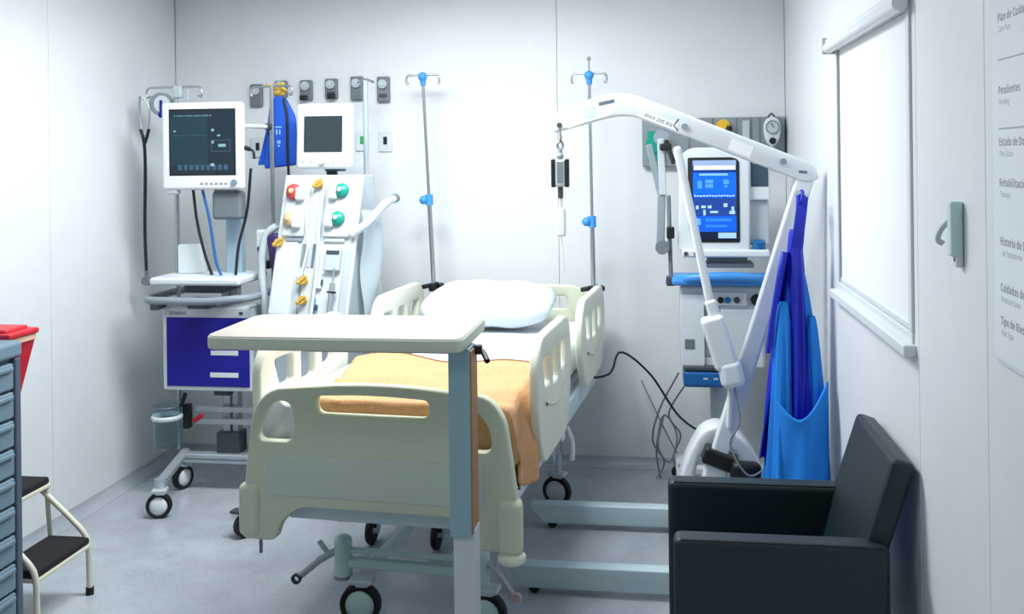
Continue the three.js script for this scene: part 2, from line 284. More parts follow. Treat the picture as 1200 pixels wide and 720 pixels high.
  for (const x of [-0.43, -0.12]) {                                          // narrow wheels in the middle of the undercarriage
    const wc = obj('steering_wheel', lathe([[0.03, -0.014], [0.055, -0.014], [0.062, -0.008], [0.062, 0.008], [0.055, 0.014], [0.03, 0.014], [0.03, -0.014]], x, 0.062, 0.02, 24, 0, Math.PI / 2), M.rubber, bed);
    obj('bracket', [beam([x + 0.03, 0.06, 0.02], [x + 0.05, 0.22, 0.0], 0.012, 0.03), rod([x - 0.02, 0.062, 0.02], [x + 0.035, 0.062, 0.02], 0.012)], M.paleGrey, wc);
  }
  obj('undercarriage_bar', [bb(-0.46, 0.27, 0.215, 0.245, -0.02, 0.02, 0.006)], M.frame, bed);
  // side rails
  const railShape = (z0, z1, y0, y1) => {
    const w = z1 - z0, s = poly([[z0 + w * 0.16, y0], [z1 - w * 0.16, y0], [z1 - 0.01, y0 + 0.17], [z1, y1 - 0.1], [z1 - 0.08, y1], [z0 + 0.08, y1], [z0, y1 - 0.1], [z0 + 0.01, y0 + 0.17]], [0.06, 0.06, 0.1, 0.07, 0.09, 0.09, 0.07, 0.1]);
    s.holes.push(hole([[z0 + w * 0.14, y1 - 0.09], [z0 + w * 0.34, y1 - 0.09], [z0 + w * 0.34, y1 - 0.20], [z0 + w * 0.2, y1 - 0.20]].reverse(), 0.025));
    s.holes.push(hole([[z0 + w * 0.42, y1 - 0.09], [z0 + w * 0.58, y1 - 0.09], [z0 + w * 0.58, y1 - 0.22], [z0 + w * 0.42, y1 - 0.22]].reverse(), 0.025));
    s.holes.push(hole([[z0 + w * 0.66, y1 - 0.09], [z0 + w * 0.86, y1 - 0.09], [z0 + w * 0.8, y1 - 0.20], [z0 + w * 0.66, y1 - 0.20]].reverse(), 0.025));
    return s;
  };
  for (const sx of [-1, 1]) for (const [z0, z1, y0, y1] of [sx > 0 ? [0.1, 0.82, 0.62, 1.1] : [0.14, 0.99, 0.62, 1.1], [-0.98, -0.2, 0.67, 1.09]]) {
    const g = ext(railShape(z0, z1, y0, y1), 0.036, 0.009); g.rotateY(-Math.PI / 2);      // shape x -> world z
    g.translate(sx * 0.5 + 0.018, 0, 0);
    const r = obj('side_rail', g, M.creamLight, bed);
    const zc = (z0 + z1) / 2, w = z1 - z0;
    obj('grip_ridge', tube([[sx * 0.519, y1 - 0.26, z0 + w * 0.2], [sx * 0.521, y1 - 0.30, zc], [sx * 0.519, y1 - 0.26, z1 - w * 0.2]], 0.007), M.cream, r);
    for (const dz of [-0.15, 0.15]) obj('rail_arm', beam([sx * 0.46, 0.58, zc + dz], [sx * 0.49, y0 + 0.08, zc + dz], 0.03, 0.04), M.frame, r);
    if (z0 > 0) { obj('release_lever', tube([[sx * 0.5, 0.62, z0 + 0.05], [sx * 0.52, 0.55, z0 + 0.03], [sx * 0.52, 0.47, z0 + 0.03]], 0.012), M.white, r); obj('latch_block', bx(0.03, 0.05, 0.06, sx * 0.49, 0.6, z0 + 0.12, 0.01), M.white, r); }
    else obj('rail_control', bx(0.008, 0.06, 0.05, sx * 0.5 - sx * 0.02, y1 - 0.17, z0 + w * 0.9, 0.003), M.darkGrey, r);
  }
  obj('power_cable', tube([[0.42, 0.60, -0.85], [0.55, 0.62, -0.9], [0.6, 0.72, -0.98], [0.75, 0.6, -1.02], [0.9, 0.38, -1.03], [1.05, 0.3, -1.0], [1.2, 0.31, -0.95]], 0.006, 40), M.cableBlack, bed);
}
// bedding
{
  const place3 = o => { o.position.set(BX, 0, BZ); o.rotation.y = bedTurn; return o; };
  const m = place3(obj('mattress', bb(-0.435, 0.435, 0.70, 0.865, -1.0, 1.0, 0.05), M.linen));
  m.userData = { label: 'white mattress lying on the hospital bed frame', category: 'mattress' };
  // sheet over the mattress, hanging on both sides
  const hw = 0.447;
  const drapeY = (a, top, zz, s) => { // a = arc position across
    const r = 0.03, o = Math.abs(a) - (hw - r);
    if (o <= 0) return [a, top];
    const q = Math.min(o / r, Math.PI / 2), sg = Math.sign(a);
    return [sg * (hw - r + Math.sin(q) * r + Math.max(0, o - r * Math.PI / 2) * 0.06 * s), top - r + Math.cos(q) * r - Math.max(0, o - r * Math.PI / 2)];
  };
  const sheet = place3(obj('bed_sheet', cloth(90, 80, (u, v) => {
    const z = 0.99 - v * 1.97, a = -0.66 + u * (0.66 + 0.56), left = a < -0.42;
    const [x, y] = drapeY(a, 0.872, z, 1);
    const n = 0.012 * Math.sin(z * 9 + a * 7) * Math.sin(a * 11 + 1) * (v < 0.6 ? 1 : 0.25);
    const side = left ? 0.02 * (0.5 + 0.5 * Math.sin(z * 24 + y * 6)) * Math.min(1, (0.9 - y) * 6) : 0;
    return [x - side, y + Math.max(0, n) * (Math.abs(a) < 0.42 ? 1 : 0), z];
  }, 0.004), M.linen));
  obj('sheet_corner', cloth(24, 20, (u, v) => [-0.46 + u * 0.2 - 0.01 * v, 0.885 - v * 0.2 + 0.012 * Math.sin(u * 9), 1.004 + 0.008 * Math.sin(u * 17 + v * 4) + 0.006 * v], 0.004), M.linen, sheet);
  sheet.userData = { label: 'white bed sheet over the mattress, rumpled and hanging at one side', category: 'sheet' };
  const blanketPos = (u, v) => {
    const hang = 0.24, run = hang + 0.70 + 0.06 * (1 - u), q = v * run;                   // q: from the hem at the foot end up and over
    const a0 = -0.33 + 0.05 * Math.sin(v * 5), a = a0 + u * (0.70 - a0 - 0.03 * Math.sin(v * 11));
    let z = 1.0 - Math.max(0, q - hang), [x, y] = drapeY(a, 0.892, z, 1);
    const low = Math.max(0, hang - q), f = Math.max(0, Math.min(1, (0.89 - y) * 6));
    if (low > 0) { const r = Math.min(1, low / 0.03); z = 0.985 + 0.022 * Math.sin(r * Math.PI / 2) + 0.004 * Math.sin(a * 30) * r; y -= Math.max(0, low - 0.02) * (1 - f); }
    x += f * 0.022 * (0.7 + Math.sin(z * 22 + 5 * y)) + (f > 0 ? 0.006 : 0);
    const w = (1 - f) * Math.min(1, Math.max(0, (q - hang) * 12));
    y += w * (0.010 * Math.sin(z * 15 + a * 9) + 0.009 * Math.sin(a * 13 - z * 6) + 0.006 * Math.sin(z * 31 + a * 4)) + 0.008 * (1 - f);
    return [x, y, z];
  };
  const bl = place3(obj('blanket', cloth(100, 100, blanketPos, 0.01), M.orange));
  bl.userData = { label: 'orange blanket folded over the foot half of the bed', category: 'blanket' };
  const hemPts = []; for (let i = 0; i <= 40; i++) { const p = blanketPos(i / 40 * 0.94 + 0.02, 1); hemPts.push([p[0], p[1] + 0.004, p[2] - 0.004]); }
  obj('hem', tube(hemPts, 0.006, 80), M.hem, bl);
  // pillow
  const g = new THREE.SphereGeometry(1, 64, 40), p = g.attributes.position;
  for (let i = 0; i < p.count; i++) {
    let x = p.getX(i), y = p.getY(i), z = p.getZ(i);
    const sq = (c, e) => Math.sign(c) * Math.pow(Math.abs(c), e), r = Math.hypot(x, z) || 1, cx = x / r, cz = z / r, R = Math.pow(r, 0.8);
    const k = Math.hypot(x, z) < 1e-3 ? 0 : 1 / Math.pow(Math.pow(Math.abs(cx), 4) + Math.pow(Math.abs(cz), 4), 0.25);
    const X = cx * k * R, Z = cz * k * R, yy = sq(y, 0.85) * (1 - 0.35 * Math.pow(Math.max(Math.abs(X), Math.abs(Z)), 4));
    const wr = 0.012 * Math.sin(X * 9 + Z * 5) * Math.sin(Z * 8 - X * 3) * R;
    p.setXYZ(i, X * 0.345, yy * 0.1 + wr * 0.7, Z * 0.22);
  }
  g.computeVertexNormals(); g.rotateX(0.2); g.translate(-0.06, 1.0, -0.74);
  const pl = place3(obj('pillow', g, M.pillow)); pl.userData = { label: 'white pillow at the head of the hospital bed', category: 'pillow' };
}
// infusion poles clamped to the bed head
function ivPole(sx, top, lean, mid, label, finial) {
  const b = toWorld(sx * 0.45, 0, -1.035);
  const t = thing('infusion_pole', label, 'infusion pole', [b.x, 0, b.z], 0, undefined);
  const P = y => [lean * (y - 1.03) / 1.2, y, 0];
  obj('pole', [rod(P(0.7), P(mid), 0.013), rod(P(mid), P(top), 0.009)], M.steel, t);
  obj('clamp', [rod(P(1.02), P(1.06), 0.03), bx(0.1, 0.025, 0.03, -0.02, 1.05, 0.0, 0.008, 0, 0, 0.2), ball(0.018, 0.045, 1.05, 0.01)], M.black, t);
  obj('height_collar', [rod(P(mid - 0.03), P(mid + 0.03), 0.022), ball(0.024, P(mid)[0] - 0.03, mid, 0.012)], M.blueClamp, t);
  obj('hub', [ball(0.026, P(top)[0], top, 0.004), rod(P(top - 0.05), P(top), 0.014, 0.02)], M.blueClamp, t);
  hookBar(t, P(top)[0], top + 0.01, 0, 0.095, 0.05);
  if (finial) obj('finial', [rod(P(top), P(top + 0.08), 0.005), ball(0.012, P(top + 0.09)[0], top + 0.09, 0)], M.steel, t);
}
ivPole(-1, 2.22, -0.05, 1.53, 'steel infusion pole with blue collar, leaning slightly away from the bed head', false);
ivPole(1, 2.2, -0.01, 1.41, 'straight steel infusion pole with a finial, behind the hoist boom', true);

// ---------------------------------------------------------------- overbed table
{
  const t = thing('overbed_table', 'cream overbed table on a blue-grey column, standing at the foot of the bed', 'table', [2.26, 0, 2.62]);
  const s = poly([[-0.8, -0.14], [0.03, -0.14], [0.03, 0.32], [-0.8, 0.32]], [0.06, 0.05, 0.05, 0.07]);
  const top = obj('table_top', ext(s, 0.04, 0.006).rotateX(-Math.PI / 2).translate(0, 1.168, 0), M.tableEdge, t);
  obj('surface_sheet', ext(poly([[-0.795, -0.135], [0.025, -0.135], [0.025, 0.315], [-0.795, 0.315]], [0.057, 0.047, 0.047, 0.067]), 0.004, 0.001).rotateX(-Math.PI / 2).translate(0, 1.2065, 0), M.tableTop, top);
  obj('upper_column', bb(-0.03, 0.038, 0.58, 1.168, -0.05, 0.06, 0.005), M.tablePost, t);
  obj('wood_strip', bb(0.037, 0.044, 0.59, 1.16, -0.046, 0.054, 0.002), M.wood, t);
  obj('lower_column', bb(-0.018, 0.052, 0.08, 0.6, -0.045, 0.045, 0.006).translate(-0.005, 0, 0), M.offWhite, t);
  obj('height_lever', [tube([[0.04, 1.15, -0.02], [0.06, 1.15, -0.02], [0.075, 1.14, 0.0], [0.09, 1.125, 0.03]], 0.009), bx(0.03, 0.03, 0.03, 0.05, 1.152, -0.02, 0.006)], M.black, t);
  obj('under_rail', bb(-0.5, 0.0, 1.145, 1.168, -0.03, 0.03, 0.004), M.grey, t);
  obj('base', [bb(-0.04, 0.06, 0.055, 0.1, -0.16, 0.2, 0.01), bb(-0.66, 0.06, 0.055, 0.095, -0.16, -0.11, 0.01), bb(-0.66, 0.06, 0.055, 0.095, 0.15, 0.2, 0.01)], M.offWhite, t);
  for (const [x, z] of [[0.02, -0.135], [0.02, 0.175], [-0.62, -0.135], [-0.62, 0.175]]) { const c = obj('wheel', lathe([[0, -0.012], [0.022, -0.012], [0.027, -0.008], [0.027, 0.008], [0.022, 0.012], [0, 0.012]], x, 0.027, z, 20, Math.PI / 2), M.rubber, t); obj('wheel_fork', bx(0.02, 0.02, 0.03, x, 0.052, z, 0.004), M.grey, c); }
}

// ---------------------------------------------------------------- black armchair by the right wall
{
  const t = thing('armchair', 'low black leather armchair with slab arms, backed against the side wall', 'armchair', [0, 0, 0]);
  const ch = obj('arm', bb(2.915, 3.50, 0.06, 0.685, 2.81, 2.895, 0.02), M.leather, t);
  obj('seam', tube([[2.935, 0.684, 2.893], [3.48, 0.684, 2.893]], 0.004), M.leather, ch);
  const ch2 = obj('arm', bb(2.905, 3.49, 0.06, 0.68, 2.29, 2.375, 0.02), M.leather, t);
  obj('seam', tube([[2.925, 0.68, 2.373], [3.47, 0.68, 2.373]], 0.004), M.leather, ch2);
  obj('seat_cushion', bb(2.92, 3.42, 0.30, 0.44, 2.378, 2.808, 0.04), M.leather, t);
  obj('seat_base', bb(2.94, 3.46, 0.08, 0.31, 2.375, 2.81, 0.015), M.leather, t);
  obj('backrest', bx(0.068, 0.60, 0.52, 3.458, 0.622, 2.592, 0.018, 0, 0, -0.31).translate(-0.0, 0, 0), M.leather, t);
  for (const [x, z] of [[2.97, 2.34], [2.97, 2.85], [3.43, 2.34], [3.43, 2.85]]) obj('leg', bx(0.04, 0.07, 0.04, x, 0.035, z, 0.005), M.black, t);
}

// ---------------------------------------------------------------- patient hoist
const HZ = 1.34;
{
  const t = thing('patient_hoist', 'white mobile patient hoist with leaning mast, bent boom and long floor legs', 'hoist', [0, 0, HZ]);
  obj('mast', beam([3.095, 0.36, 0], [3.512, 1.69, 0], 0.075, 0.052, 0.012), M.whitePaint, t);
  obj('mast_foot', [beam([3.05, 0.12, 0], [3.13, 0.47, 0], 0.1, 0.075, 0.015)], M.whitePaint, t);
  const bs = poly([[3.56, 1.655], [3.535, 1.72], [2.77, 2.035], [2.66, 2.035], [2.43, 1.945], [2.43, 1.865], [2.70, 1.935], [2.78, 1.935], [3.50, 1.64]], [0.02, 0.03, 0.1, 0.1, 0.02, 0.02, 0.1, 0.1, 0.02]);
  const boom = obj('boom', ext(bs, 0.064, 0.008).translate(0, 0, -0.032), M.whitePaint, t);
  for (const [x, y] of [[3.41, 1.73], [3.0, 1.885]]) obj('bolt', rod([x, y, 0.028], [x, y, 0.040], 0.014), M.grey, boom);
  obj('bolt', rod([2.462, 1.9, 0.028], [2.462, 1.9, 0.036], 0.012), M.darkGrey, boom);
  const lab = (w, h, txt, col, bg, size) => canvasTex(256, Math.max(16, Math.round(256 * h / w)), (c, cw, chh) => { c.fillStyle = bg; c.fillRect(0, 0, cw, chh); c.fillStyle = col; c.font = `bold ${size}px sans-serif`; c.textBaseline = 'middle'; c.textAlign = 'center'; txt.forEach((s, i) => c.fillText(s, cw / 2, chh * (i + 0.5) / txt.length, cw * 0.94)); });
  card(0.17, 0.032, lab(0.17, 0.032, ['MAX 205 KG'], '#5c6872', '#eef2f6', 34), 2.89, 1.915, 0.0328, boom, 'lettering', { rz: -0.39 });
  card(0.075, 0.06, lab(0.075, 0.06, ['≡ ≡ ≡ ≡', '≡ ≡ ≡ ≡', '≡ ≡ ≡ ≡'], '#a9b0b8', '#d5dbe2', 34), 2.525, 1.925, 0.0328, boom, 'label_sticker', { rz: 0.3 });
  card(0.06, 0.05, lab(0.06, 0.05, ['▬▬▬', '▬▬'], '#6f7d84', '#b3c2c8', 60), 2.595, 1.955, 0.0328, boom, 'label_sticker', { rz: 0.3 });
  card(0.07, 0.016, canvasTex(64, 16, (c) => { c.fillStyle = '#59636c'; c.fillRect(0, 0, 64, 16); }), 2.668, 1.995, 0.0328, boom, 'label_sticker', { rz: 0.2 });
  card(0.10, 0.05, lab(0.1, 0.05, ['▪▪▪▪▪▪', '▪▪▪ ▪▪'], '#b79aa4', '#eef0f4', 44), 3.235, 1.79, 0.0328, boom, 'label_sticker', { rz: -0.39 });
  card(0.035, 0.012, canvasTex(64, 16, (c) => { c.fillStyle = '#6a737b'; c.fillRect(0, 0, 64, 16); }), 3.49, 1.685, 0.0328, boom, 'label_sticker', { rz: -0.1 });
  obj('arrow_mark', [bx(0.032, 0.006, 0.002, 2.966, 1.905, 0.032, 0.001, 0, 0, 0.9), bx(0.032, 0.006, 0.002, 2.962, 1.88, 0.032, 0.001, 0, 0, -0.9)], M.darkGrey, boom);
  // actuator between boom and mast
  const ac = obj('actuator', [beam([2.965, 1.80, 0.07], [3.1, 1.12, 0.07], 0.036, 0.036, 0.014), beam([3.095, 1.15, 0.07], [3.13, 1.03, 0.07], 0.05, 0.05, 0.016)], M.whitePaint, t);
  obj('actuator_motor', [beam([3.10, 1.08, 0.07], [3.165, 0.86, 0.07], 0.1, 0.09, 0.02), bx(0.1, 0.12, 0.1, 3.18, 0.84, 0.07, 0.03, 0, 0, 0.2)], M.whitePaint, ac);
  obj('actuator_bracket', [beam([3.18, 0.8, 0.05], [3.17, 0.60, 0.04], 0.05, 0.02, 0.008)], M.whitePaint, ac);
  // base with arched cover
  const arch = poly([[2.92, 0.10], [2.98, 0.40], [3.06, 0.545], [3.14, 0.575], [3.24, 0.52], [3.33, 0.38], [3.37, 0.10], [3.32, 0.10], [3.28, 0.36], [3.20, 0.46], [3.13, 0.485], [3.05, 0.43], [2.98, 0.10]], [0.02, 0.1, 0.08, 0.08, 0.1, 0.1, 0.02, 0.02, 0.08, 0.06, 0.05, 0.08, 0.02]);
  obj('base_cover', ext(arch, 0.16, 0.016).translate(0, 0, -0.26), M.whitePaint, t);
  obj('base', bb(2.96, 3.42, 0.06, 0.14, -0.33, 0.33, 0.02), M.aluminium, t);
  for (const z of [-0.36, 0.36]) {
    const leg = poly([[2.27, 0.095], [2.33, 0.028], [3.36, 0.028], [3.36, 0.118], [2.27, 0.118]], 0.006);
    const l = obj('leg', ext(leg, 0.07, 0.006).translate(0, 0, z - 0.035), M.frame, t);
    obj('leg_wheel', [lathe([[0, -0.018], [0.02, -0.018], [0.0225, -0.012], [0.0225, 0.012], [0.02, 0.018], [0, 0.018]], 2.37, 0.0225, z, 20, Math.PI / 2)], M.rubber, l);
    obj('leg_wheel', [lathe([[0, -0.018], [0.02, -0.018], [0.0225, -0.012], [0.0225, 0.012], [0.02, 0.018], [0, 0.018]], 3.3, 0.0225, z, 20, Math.PI / 2)], M.rubber, l);
  }
  const st = obj('strap', bx(0.15, 0.07, 0.1, 3.135, 0.455, 0.0, 0.012, 0, 0, -0.35), M.black, t);
  obj('strap_pouch', [bx(0.13, 0.15, 0.07, 3.235, 0.39, 0.06, 0.03, 0, 0.2, -0.1)], M.black, st);
  obj('control_cable', tube([[3.19, 0.8, 0.1], [3.21, 0.65, 0.12], [3.17, 0.55, 0.12], [3.24, 0.43, 0.14], [3.33, 0.46, 0.1]], 0.004, 30), M.cableGrey, t);
}
{
  const t = thing('hanging_scale', 'black and white weighing scale hanging on a hook from the hoist boom', 'scale', [2.46, 0, HZ]);
  obj('hook', tube([[0, 1.885, 0.035], [0.004, 1.84, 0.0], [-0.012, 1.815, 0], [0, 1.795, 0], [0.014, 1.81, 0], [0.006, 1.83, 0]], 0.006), M.steel, t);
  obj('shackle', [rod([0, 1.76, 0], [0, 1.80, 0], 0.01), ball(0.016, 0, 1.765, 0)], M.grey, t);
  const b = obj('body', bx(0.045, 0.12, 0.04, 0, 1.69, 0, 0.01), M.paleGrey, t);
  for (const s of [-1, 1]) obj('grip', bx(0.018, 0.125, 0.045, s * 0.03, 1.69, 0, 0.006), M.black, b);
  obj('display', bx(0.026, 0.09, 0.004, 0, 1.695, 0.021, 0.001), M.midGrey, b);
  obj('swivel', [rod([0, 1.58, 0], [0, 1.635, 0], 0.012), bx(0.02, 0.05, 0.02, 0, 1.605, 0, 0.005)], M.darkGrey, t);
  obj('handset', [bx(0.045, 0.13, 0.03, 0, 1.475, 0, 0.012), rod([0, 1.54, 0], [0, 1.585, 0], 0.008)], M.whitePaint, t);
  obj('thin_cord', tube([[0, 1.42, 0], [0.008, 1.35, 0], [0.012, 1.25, 0.0]], 0.002), M.white, t);
}
// blue sling hanging from the mast
{
  const cxs = 3.44, cz = HZ + 0.14;
  const tm = thing('patient_sling', 'bright blue fabric patient sling hanging in folds beside the hoist mast', 'sling', [cxs, 0, cz]);
  const bundle = (y0, y1, rx0, rx1, rz0, rz1, dx, pw, ph) => {              // a hanging gathered cloth, closed in section
    const nu = 84, nv = 60, pos = [], idx = [];
    for (let j = 0; j <= nv; j++) for (let i = 0; i <= nu; i++) {
      const t = j / nv, a = i / nu * Math.PI * 2, k = Math.pow(t, pw), am = 0.3 + 0.7 * t;
      const f = 1 + am * (0.17 * Math.sin(a * 6 + t * 2.2 + ph) + 0.09 * Math.sin(a * 11 - t * 3 + ph * 2) + 0.06 * Math.sin(a * 3 + t * 5));
      pos.push(Math.cos(a) * (rx0 + (rx1 - rx0) * k) * f + dx * t, y0 + (y1 - y0) * t, Math.sin(a) * (rz0 + (rz1 - rz0) * k) * f);
    }
    for (let j = 0; j < nv; j++) for (let i = 0; i < nu; i++) { const a = j * (nu + 1) + i, b = a + 1, c = a + nu + 1, d = c + 1; idx.push(a, b, d, a, d, c); }
    const g = new THREE.BufferGeometry(); g.setAttribute('position', new THREE.Float32BufferAttribute(pos, 3)); g.setIndex(idx); g.computeVertexNormals(); g.setAttribute('uv', new THREE.Float32BufferAttribute(new Float32Array(pos.length / 3 * 2), 2)); return g;
  };
  obj('sling_body', bundle(1.31, 0.12, 0.02, 0.132, 0.02, 0.078, -0.005, 0.6, 0.4), M.sling, tm);
  obj('side_lobe', bundle(1.16, 0.12, 0.012, 0.062, 0.012, 0.06, -0.025, 0.45, 1.2).translate(-0.055, 0, 0.045), M.sling, tm);
  obj('side_lobe', bundle(1.10, 0.12, 0.010, 0.05, 0.012, 0.055, 0.03, 0.5, 2.6).translate(0.06, 0, 0.035), M.sling, tm);
  obj('front_fold', cloth(60, 44, (u, v) => {                                 // a drooping pouch across the front
    const x = -0.09 + u * 0.2, y = 0.70 + 0.13 * Math.pow(Math.abs(u - 0.38) * 1.7, 1.6) - v * 0.56;
    return [x, y, 0.062 + 0.075 * Math.pow(Math.sin(Math.min(1, Math.max(0, u)) * Math.PI), 0.7) * (1 - 0.35 * v) + 0.012 * Math.sin(u * 13 + v * 3) * (0.3 + v) + 0.012 * Math.exp(-v * 14)];
  }, 0.01), M.sling, tm);
  obj('dark_upper', bundle(1.45, 0.62, 0.02, 0.06, 0.02, 0.088, -0.005, 0.6, 2.0), M.slingDark, tm);
  obj('lining_edge', cloth(12, 40, (u, v) => [-0.05 + u * 0.03 - 0.105 * v, 1.36 - v * 0.85, 0.02 + 0.02 * Math.sin(u * 5 + v * 9)], 0.006), M.slingDark, tm);
  obj('strap', cloth(6, 20, (u, v) => [0.03 + (u - 0.5) * 0.045 - 0.035 * v, 1.585 - v * 0.24, 0.02 + 0.02 * Math.sin(v * 3)], 0.006), M.slingDark, tm);
  obj('strap', cloth(6, 20, (u, v) => [0.03 + (u - 0.5) * 0.04 - 0.02 * v, 1.59 - v * 0.26, -0.03 + 0.03 * Math.sin(v * 3)], 0.006), M.slingDark, tm);
  obj('strap', [tube([[-0.05, 1.36, 0.03], [-0.07, 1.28, 0.06], [-0.1, 1.1, 0.06], [-0.12, 0.95, 0.05]], 0.01)], M.slingDark, tm);
  obj('strap_loop', tube([[0.03, 1.60, -0.05], [0.03, 1.61, 0], [0.03, 1.6, 0.03], [0.02, 1.56, 0.03], [0.03, 1.56, -0.05]], 0.006, 24, 8, true), M.slingDark, tm);
  obj('hanger_pin', rod([0.03, 1.6, -0.125], [0.03, 1.6, 0.02], 0.008), M.steel, tm);
}

// ---------------------------------------------------------------- ventilator with blue touch screen
{
  const t = thing('ventilator', 'white ventilator on a column with a tall blue touch screen and blue handles', 'ventilator', [3.2, 0, 0.42]);
  const hs = poly([[-0.2, 1.27], [0.16, 1.27], [0.165, 1.80], [-0.13, 1.80], [-0.185, 1.76]], [0.04, 0.02, 0.02, 0.03, 0.03]);
  const hd = obj('screen_housing', ext(hs, 0.1, 0.012).translate(-0.02, 0, 0.05), M.white, t);
  obj('screen_bezel', ext(poly([[-0.115, 1.32], [0.11, 1.32], [0.11, 1.735], [0.075, 1.75], [-0.145, 1.75], [-0.145, 1.40]], [0.01, 0.01, 0.02, 0.02, 0.01, 0.03]), 0.006, 0.002).translate(-0.02, 0, 0.149), M.black, hd);
  const scr = canvasTex(384, 736, (c, w, h) => {
    c.fillStyle = '#0a56d8'; c.fillRect(0, 0, w, h);
    c.fillStyle = '#8fa3c8'; c.fillRect(0, 0, w, 46); c.fillStyle = '#dfe8f4'; c.fillRect(10, 48, w - 16, 40);
    c.fillStyle = '#16306e'; c.fillRect(0, 92, w, 22); c.fillStyle = '#0b62ea'; c.fillRect(0, 114, w, 200);
    c.fillStyle = '#7fb4f6'; c.fillRect(60, 122, 250, 20); c.fillStyle = '#4f93ee'; for (const [x, y, ww, hh] of [[40, 190, 40, 70], [110, 180, 70, 34], [110, 222, 70, 34], [270, 180, 50, 40], [280, 230, 24, 24]]) c.fillRect(x, y, ww, hh);
    c.fillStyle = '#a8cdf8'; for (let x = 10; x < 370; x += 26) c.fillRect(x, 322 + (x * 7 % 5), 20, 12);
    c.fillStyle = '#1b3f8e'; c.fillRect(0, 348, w, 170); c.fillStyle = '#a9c8ee';
    for (const [x, y, ww, hh] of [[24, 420, 24, 34], [72, 420, 40, 24], [90, 460, 20, 50], [130, 420, 34, 26], [150, 470, 70, 20], [270, 400, 34, 34], [340, 430, 22, 60], [320, 470, 50, 30]]) c.fillRect(x, y, ww, hh);
    c.fillStyle = '#0a58dd'; c.fillRect(0, 518, w, 140); c.fillStyle = '#2f7ff0'; c.fillRect(110, 540, 230, 26); c.fillRect(110, 600, 190, 22); c.fillStyle = '#5aa0f4'; c.fillRect(16, 540, 50, 60);
    c.fillStyle = '#0a1838'; c.fillRect(0, 664, w, 72); c.fillStyle = '#9fc4ea'; c.fillRect(220, 672, 160, 52);
  });
  card(0.215, 0.40, scr, -0.033, 1.535, 0.1562, hd, 'screen', { emit: 0.35, rough: 0.25 });
  obj('side_module', [bb(0.135, 0.245, 1.53, 1.77, 0.03, 0.12, 0.01)], M.white, hd);
  obj('module_display', bb(0.15, 0.235, 1.60, 1.735, 0.118, 0.124, 0.002), std(0x33495a, 0.3), hd);
  obj('module_label', bb(0.16, 0.2, 1.715, 1.73, 0.122, 0.126, 0.001), M.yellow, hd);
  obj('rear_module', bb(0.12, 0.24, 1.30, 1.53, 0.02, 0.09, 0.01), M.paleGrey, hd);
  obj('base_ledge', bb(-0.2, 0.235, 1.245, 1.285, 0.03, 0.175, 0.012), M.white, hd);
  obj('rotary_knob', [rod([0.185, 1.285, 0.13], [0.185, 1.325, 0.14], 0.034, 0.03, 20)], M.blueDark, hd);
  for (const x of [-0.18, -0.13, -0.115]) obj('button', rod([x, 1.265, 0.174], [x, 1.265, 0.18], 0.011), M.darkGrey, hd);
  obj('neck', [bb(-0.07, 0.13, 1.2, 1.26, 0.0, 0.12, 0.02), bb(-0.1, 0.16, 1.19, 1.215, -0.02, 0.14, 0.008)], M.midGrey, t);
  const hA = obj('handle', tube([[-0.26, 1.105, 0.02], [-0.235, 1.125, 0.12], [-0.15, 1.145, 0.2], [0.02, 1.155, 0.225], [0.17, 1.145, 0.2], [0.26, 1.12, 0.1], [0.27, 1.10, 0.0]], 0.024, 40, 12), M.blueHandle, t);
  obj('handle_plate', bb(-0.25, 0.26, 1.105, 1.14, -0.1, 0.2, 0.015), M.blueHandle, hA);
  const bd = obj('body', [bb(-0.21, 0.21, 0.68, 1.10, -0.15, 0.14, 0.02)], M.offWhite, t);
  obj('front_panel', bb(-0.21, -0.09, 0.69, 1.06, 0.135, 0.155, 0.006), M.white, bd);
  obj('front_panel', bb(-0.01, 0.2, 0.69, 0.98, 0.135, 0.15, 0.008), M.offWhite, bd);
  obj('connector_strip', bb(-0.1, 0.12, 1.0, 1.07, 0.138, 0.158, 0.006), M.white, bd);
  for (const [x, m] of [[-0.065, M.black], [-0.01, M.black], [0.025, M.blueDark], [0.07, M.darkGrey]]) obj('port', rod([x, 1.03, 0.155], [x, 1.03, 0.166], 0.016), m, bd);
  obj('port', rod([0.17, 1.03, 0.13], [0.17, 1.03, 0.16], 0.03), M.black, bd);
  obj('cassette_slot', bb(-0.088, -0.015, 0.74, 1.0, 0.13, 0.144, 0.004), M.grey, bd);
  obj('filter_cup', [lathe([[0, 0], [0.026, 0.004], [0.028, 0.09], [0.02, 0.1], [0, 0.1]], -0.05, 0.86, 0.15)], M.darkGrey, bd);
  obj('vent_slot', bb(-0.19, -0.14, 0.78, 0.83, 0.153, 0.158, 0.003), M.midGrey, bd);
  obj('drawer', bx(0.3, 0.085, 0.2, -0.05, 0.635, 0.1, 0.02), M.blueDark, t);
  for (const x of [-0.09, -0.04, 0.0]) obj('mark', bx(0.022, 0.01, 0.003, x, 0.64, 0.2, 0.001), M.paleGrey, t);
  obj('drawer_top', bx(0.3, 0.02, 0.2, -0.05, 0.688, 0.1, 0.006), M.darkGrey, t);
  obj('column', [rod([0, 0.12, 0], [0, 0.68, 0], 0.06)], M.offWhite, t);
  obj('foot', [bb(-0.24, 0.24, 0.1, 0.14, -0.03, 0.03, 0.01), bb(-0.24, -0.19, 0.1, 0.14, -0.22, 0.26, 0.012), bb(0.19, 0.24, 0.1, 0.14, -0.22, 0.26, 0.012)], M.white, t);
  for (const x of [-0.215, 0.215]) for (const z of [-0.2, 0.24]) caster(t, x, z, 0.045, 0.4, M.wheel, 0.03, -0.03);
}
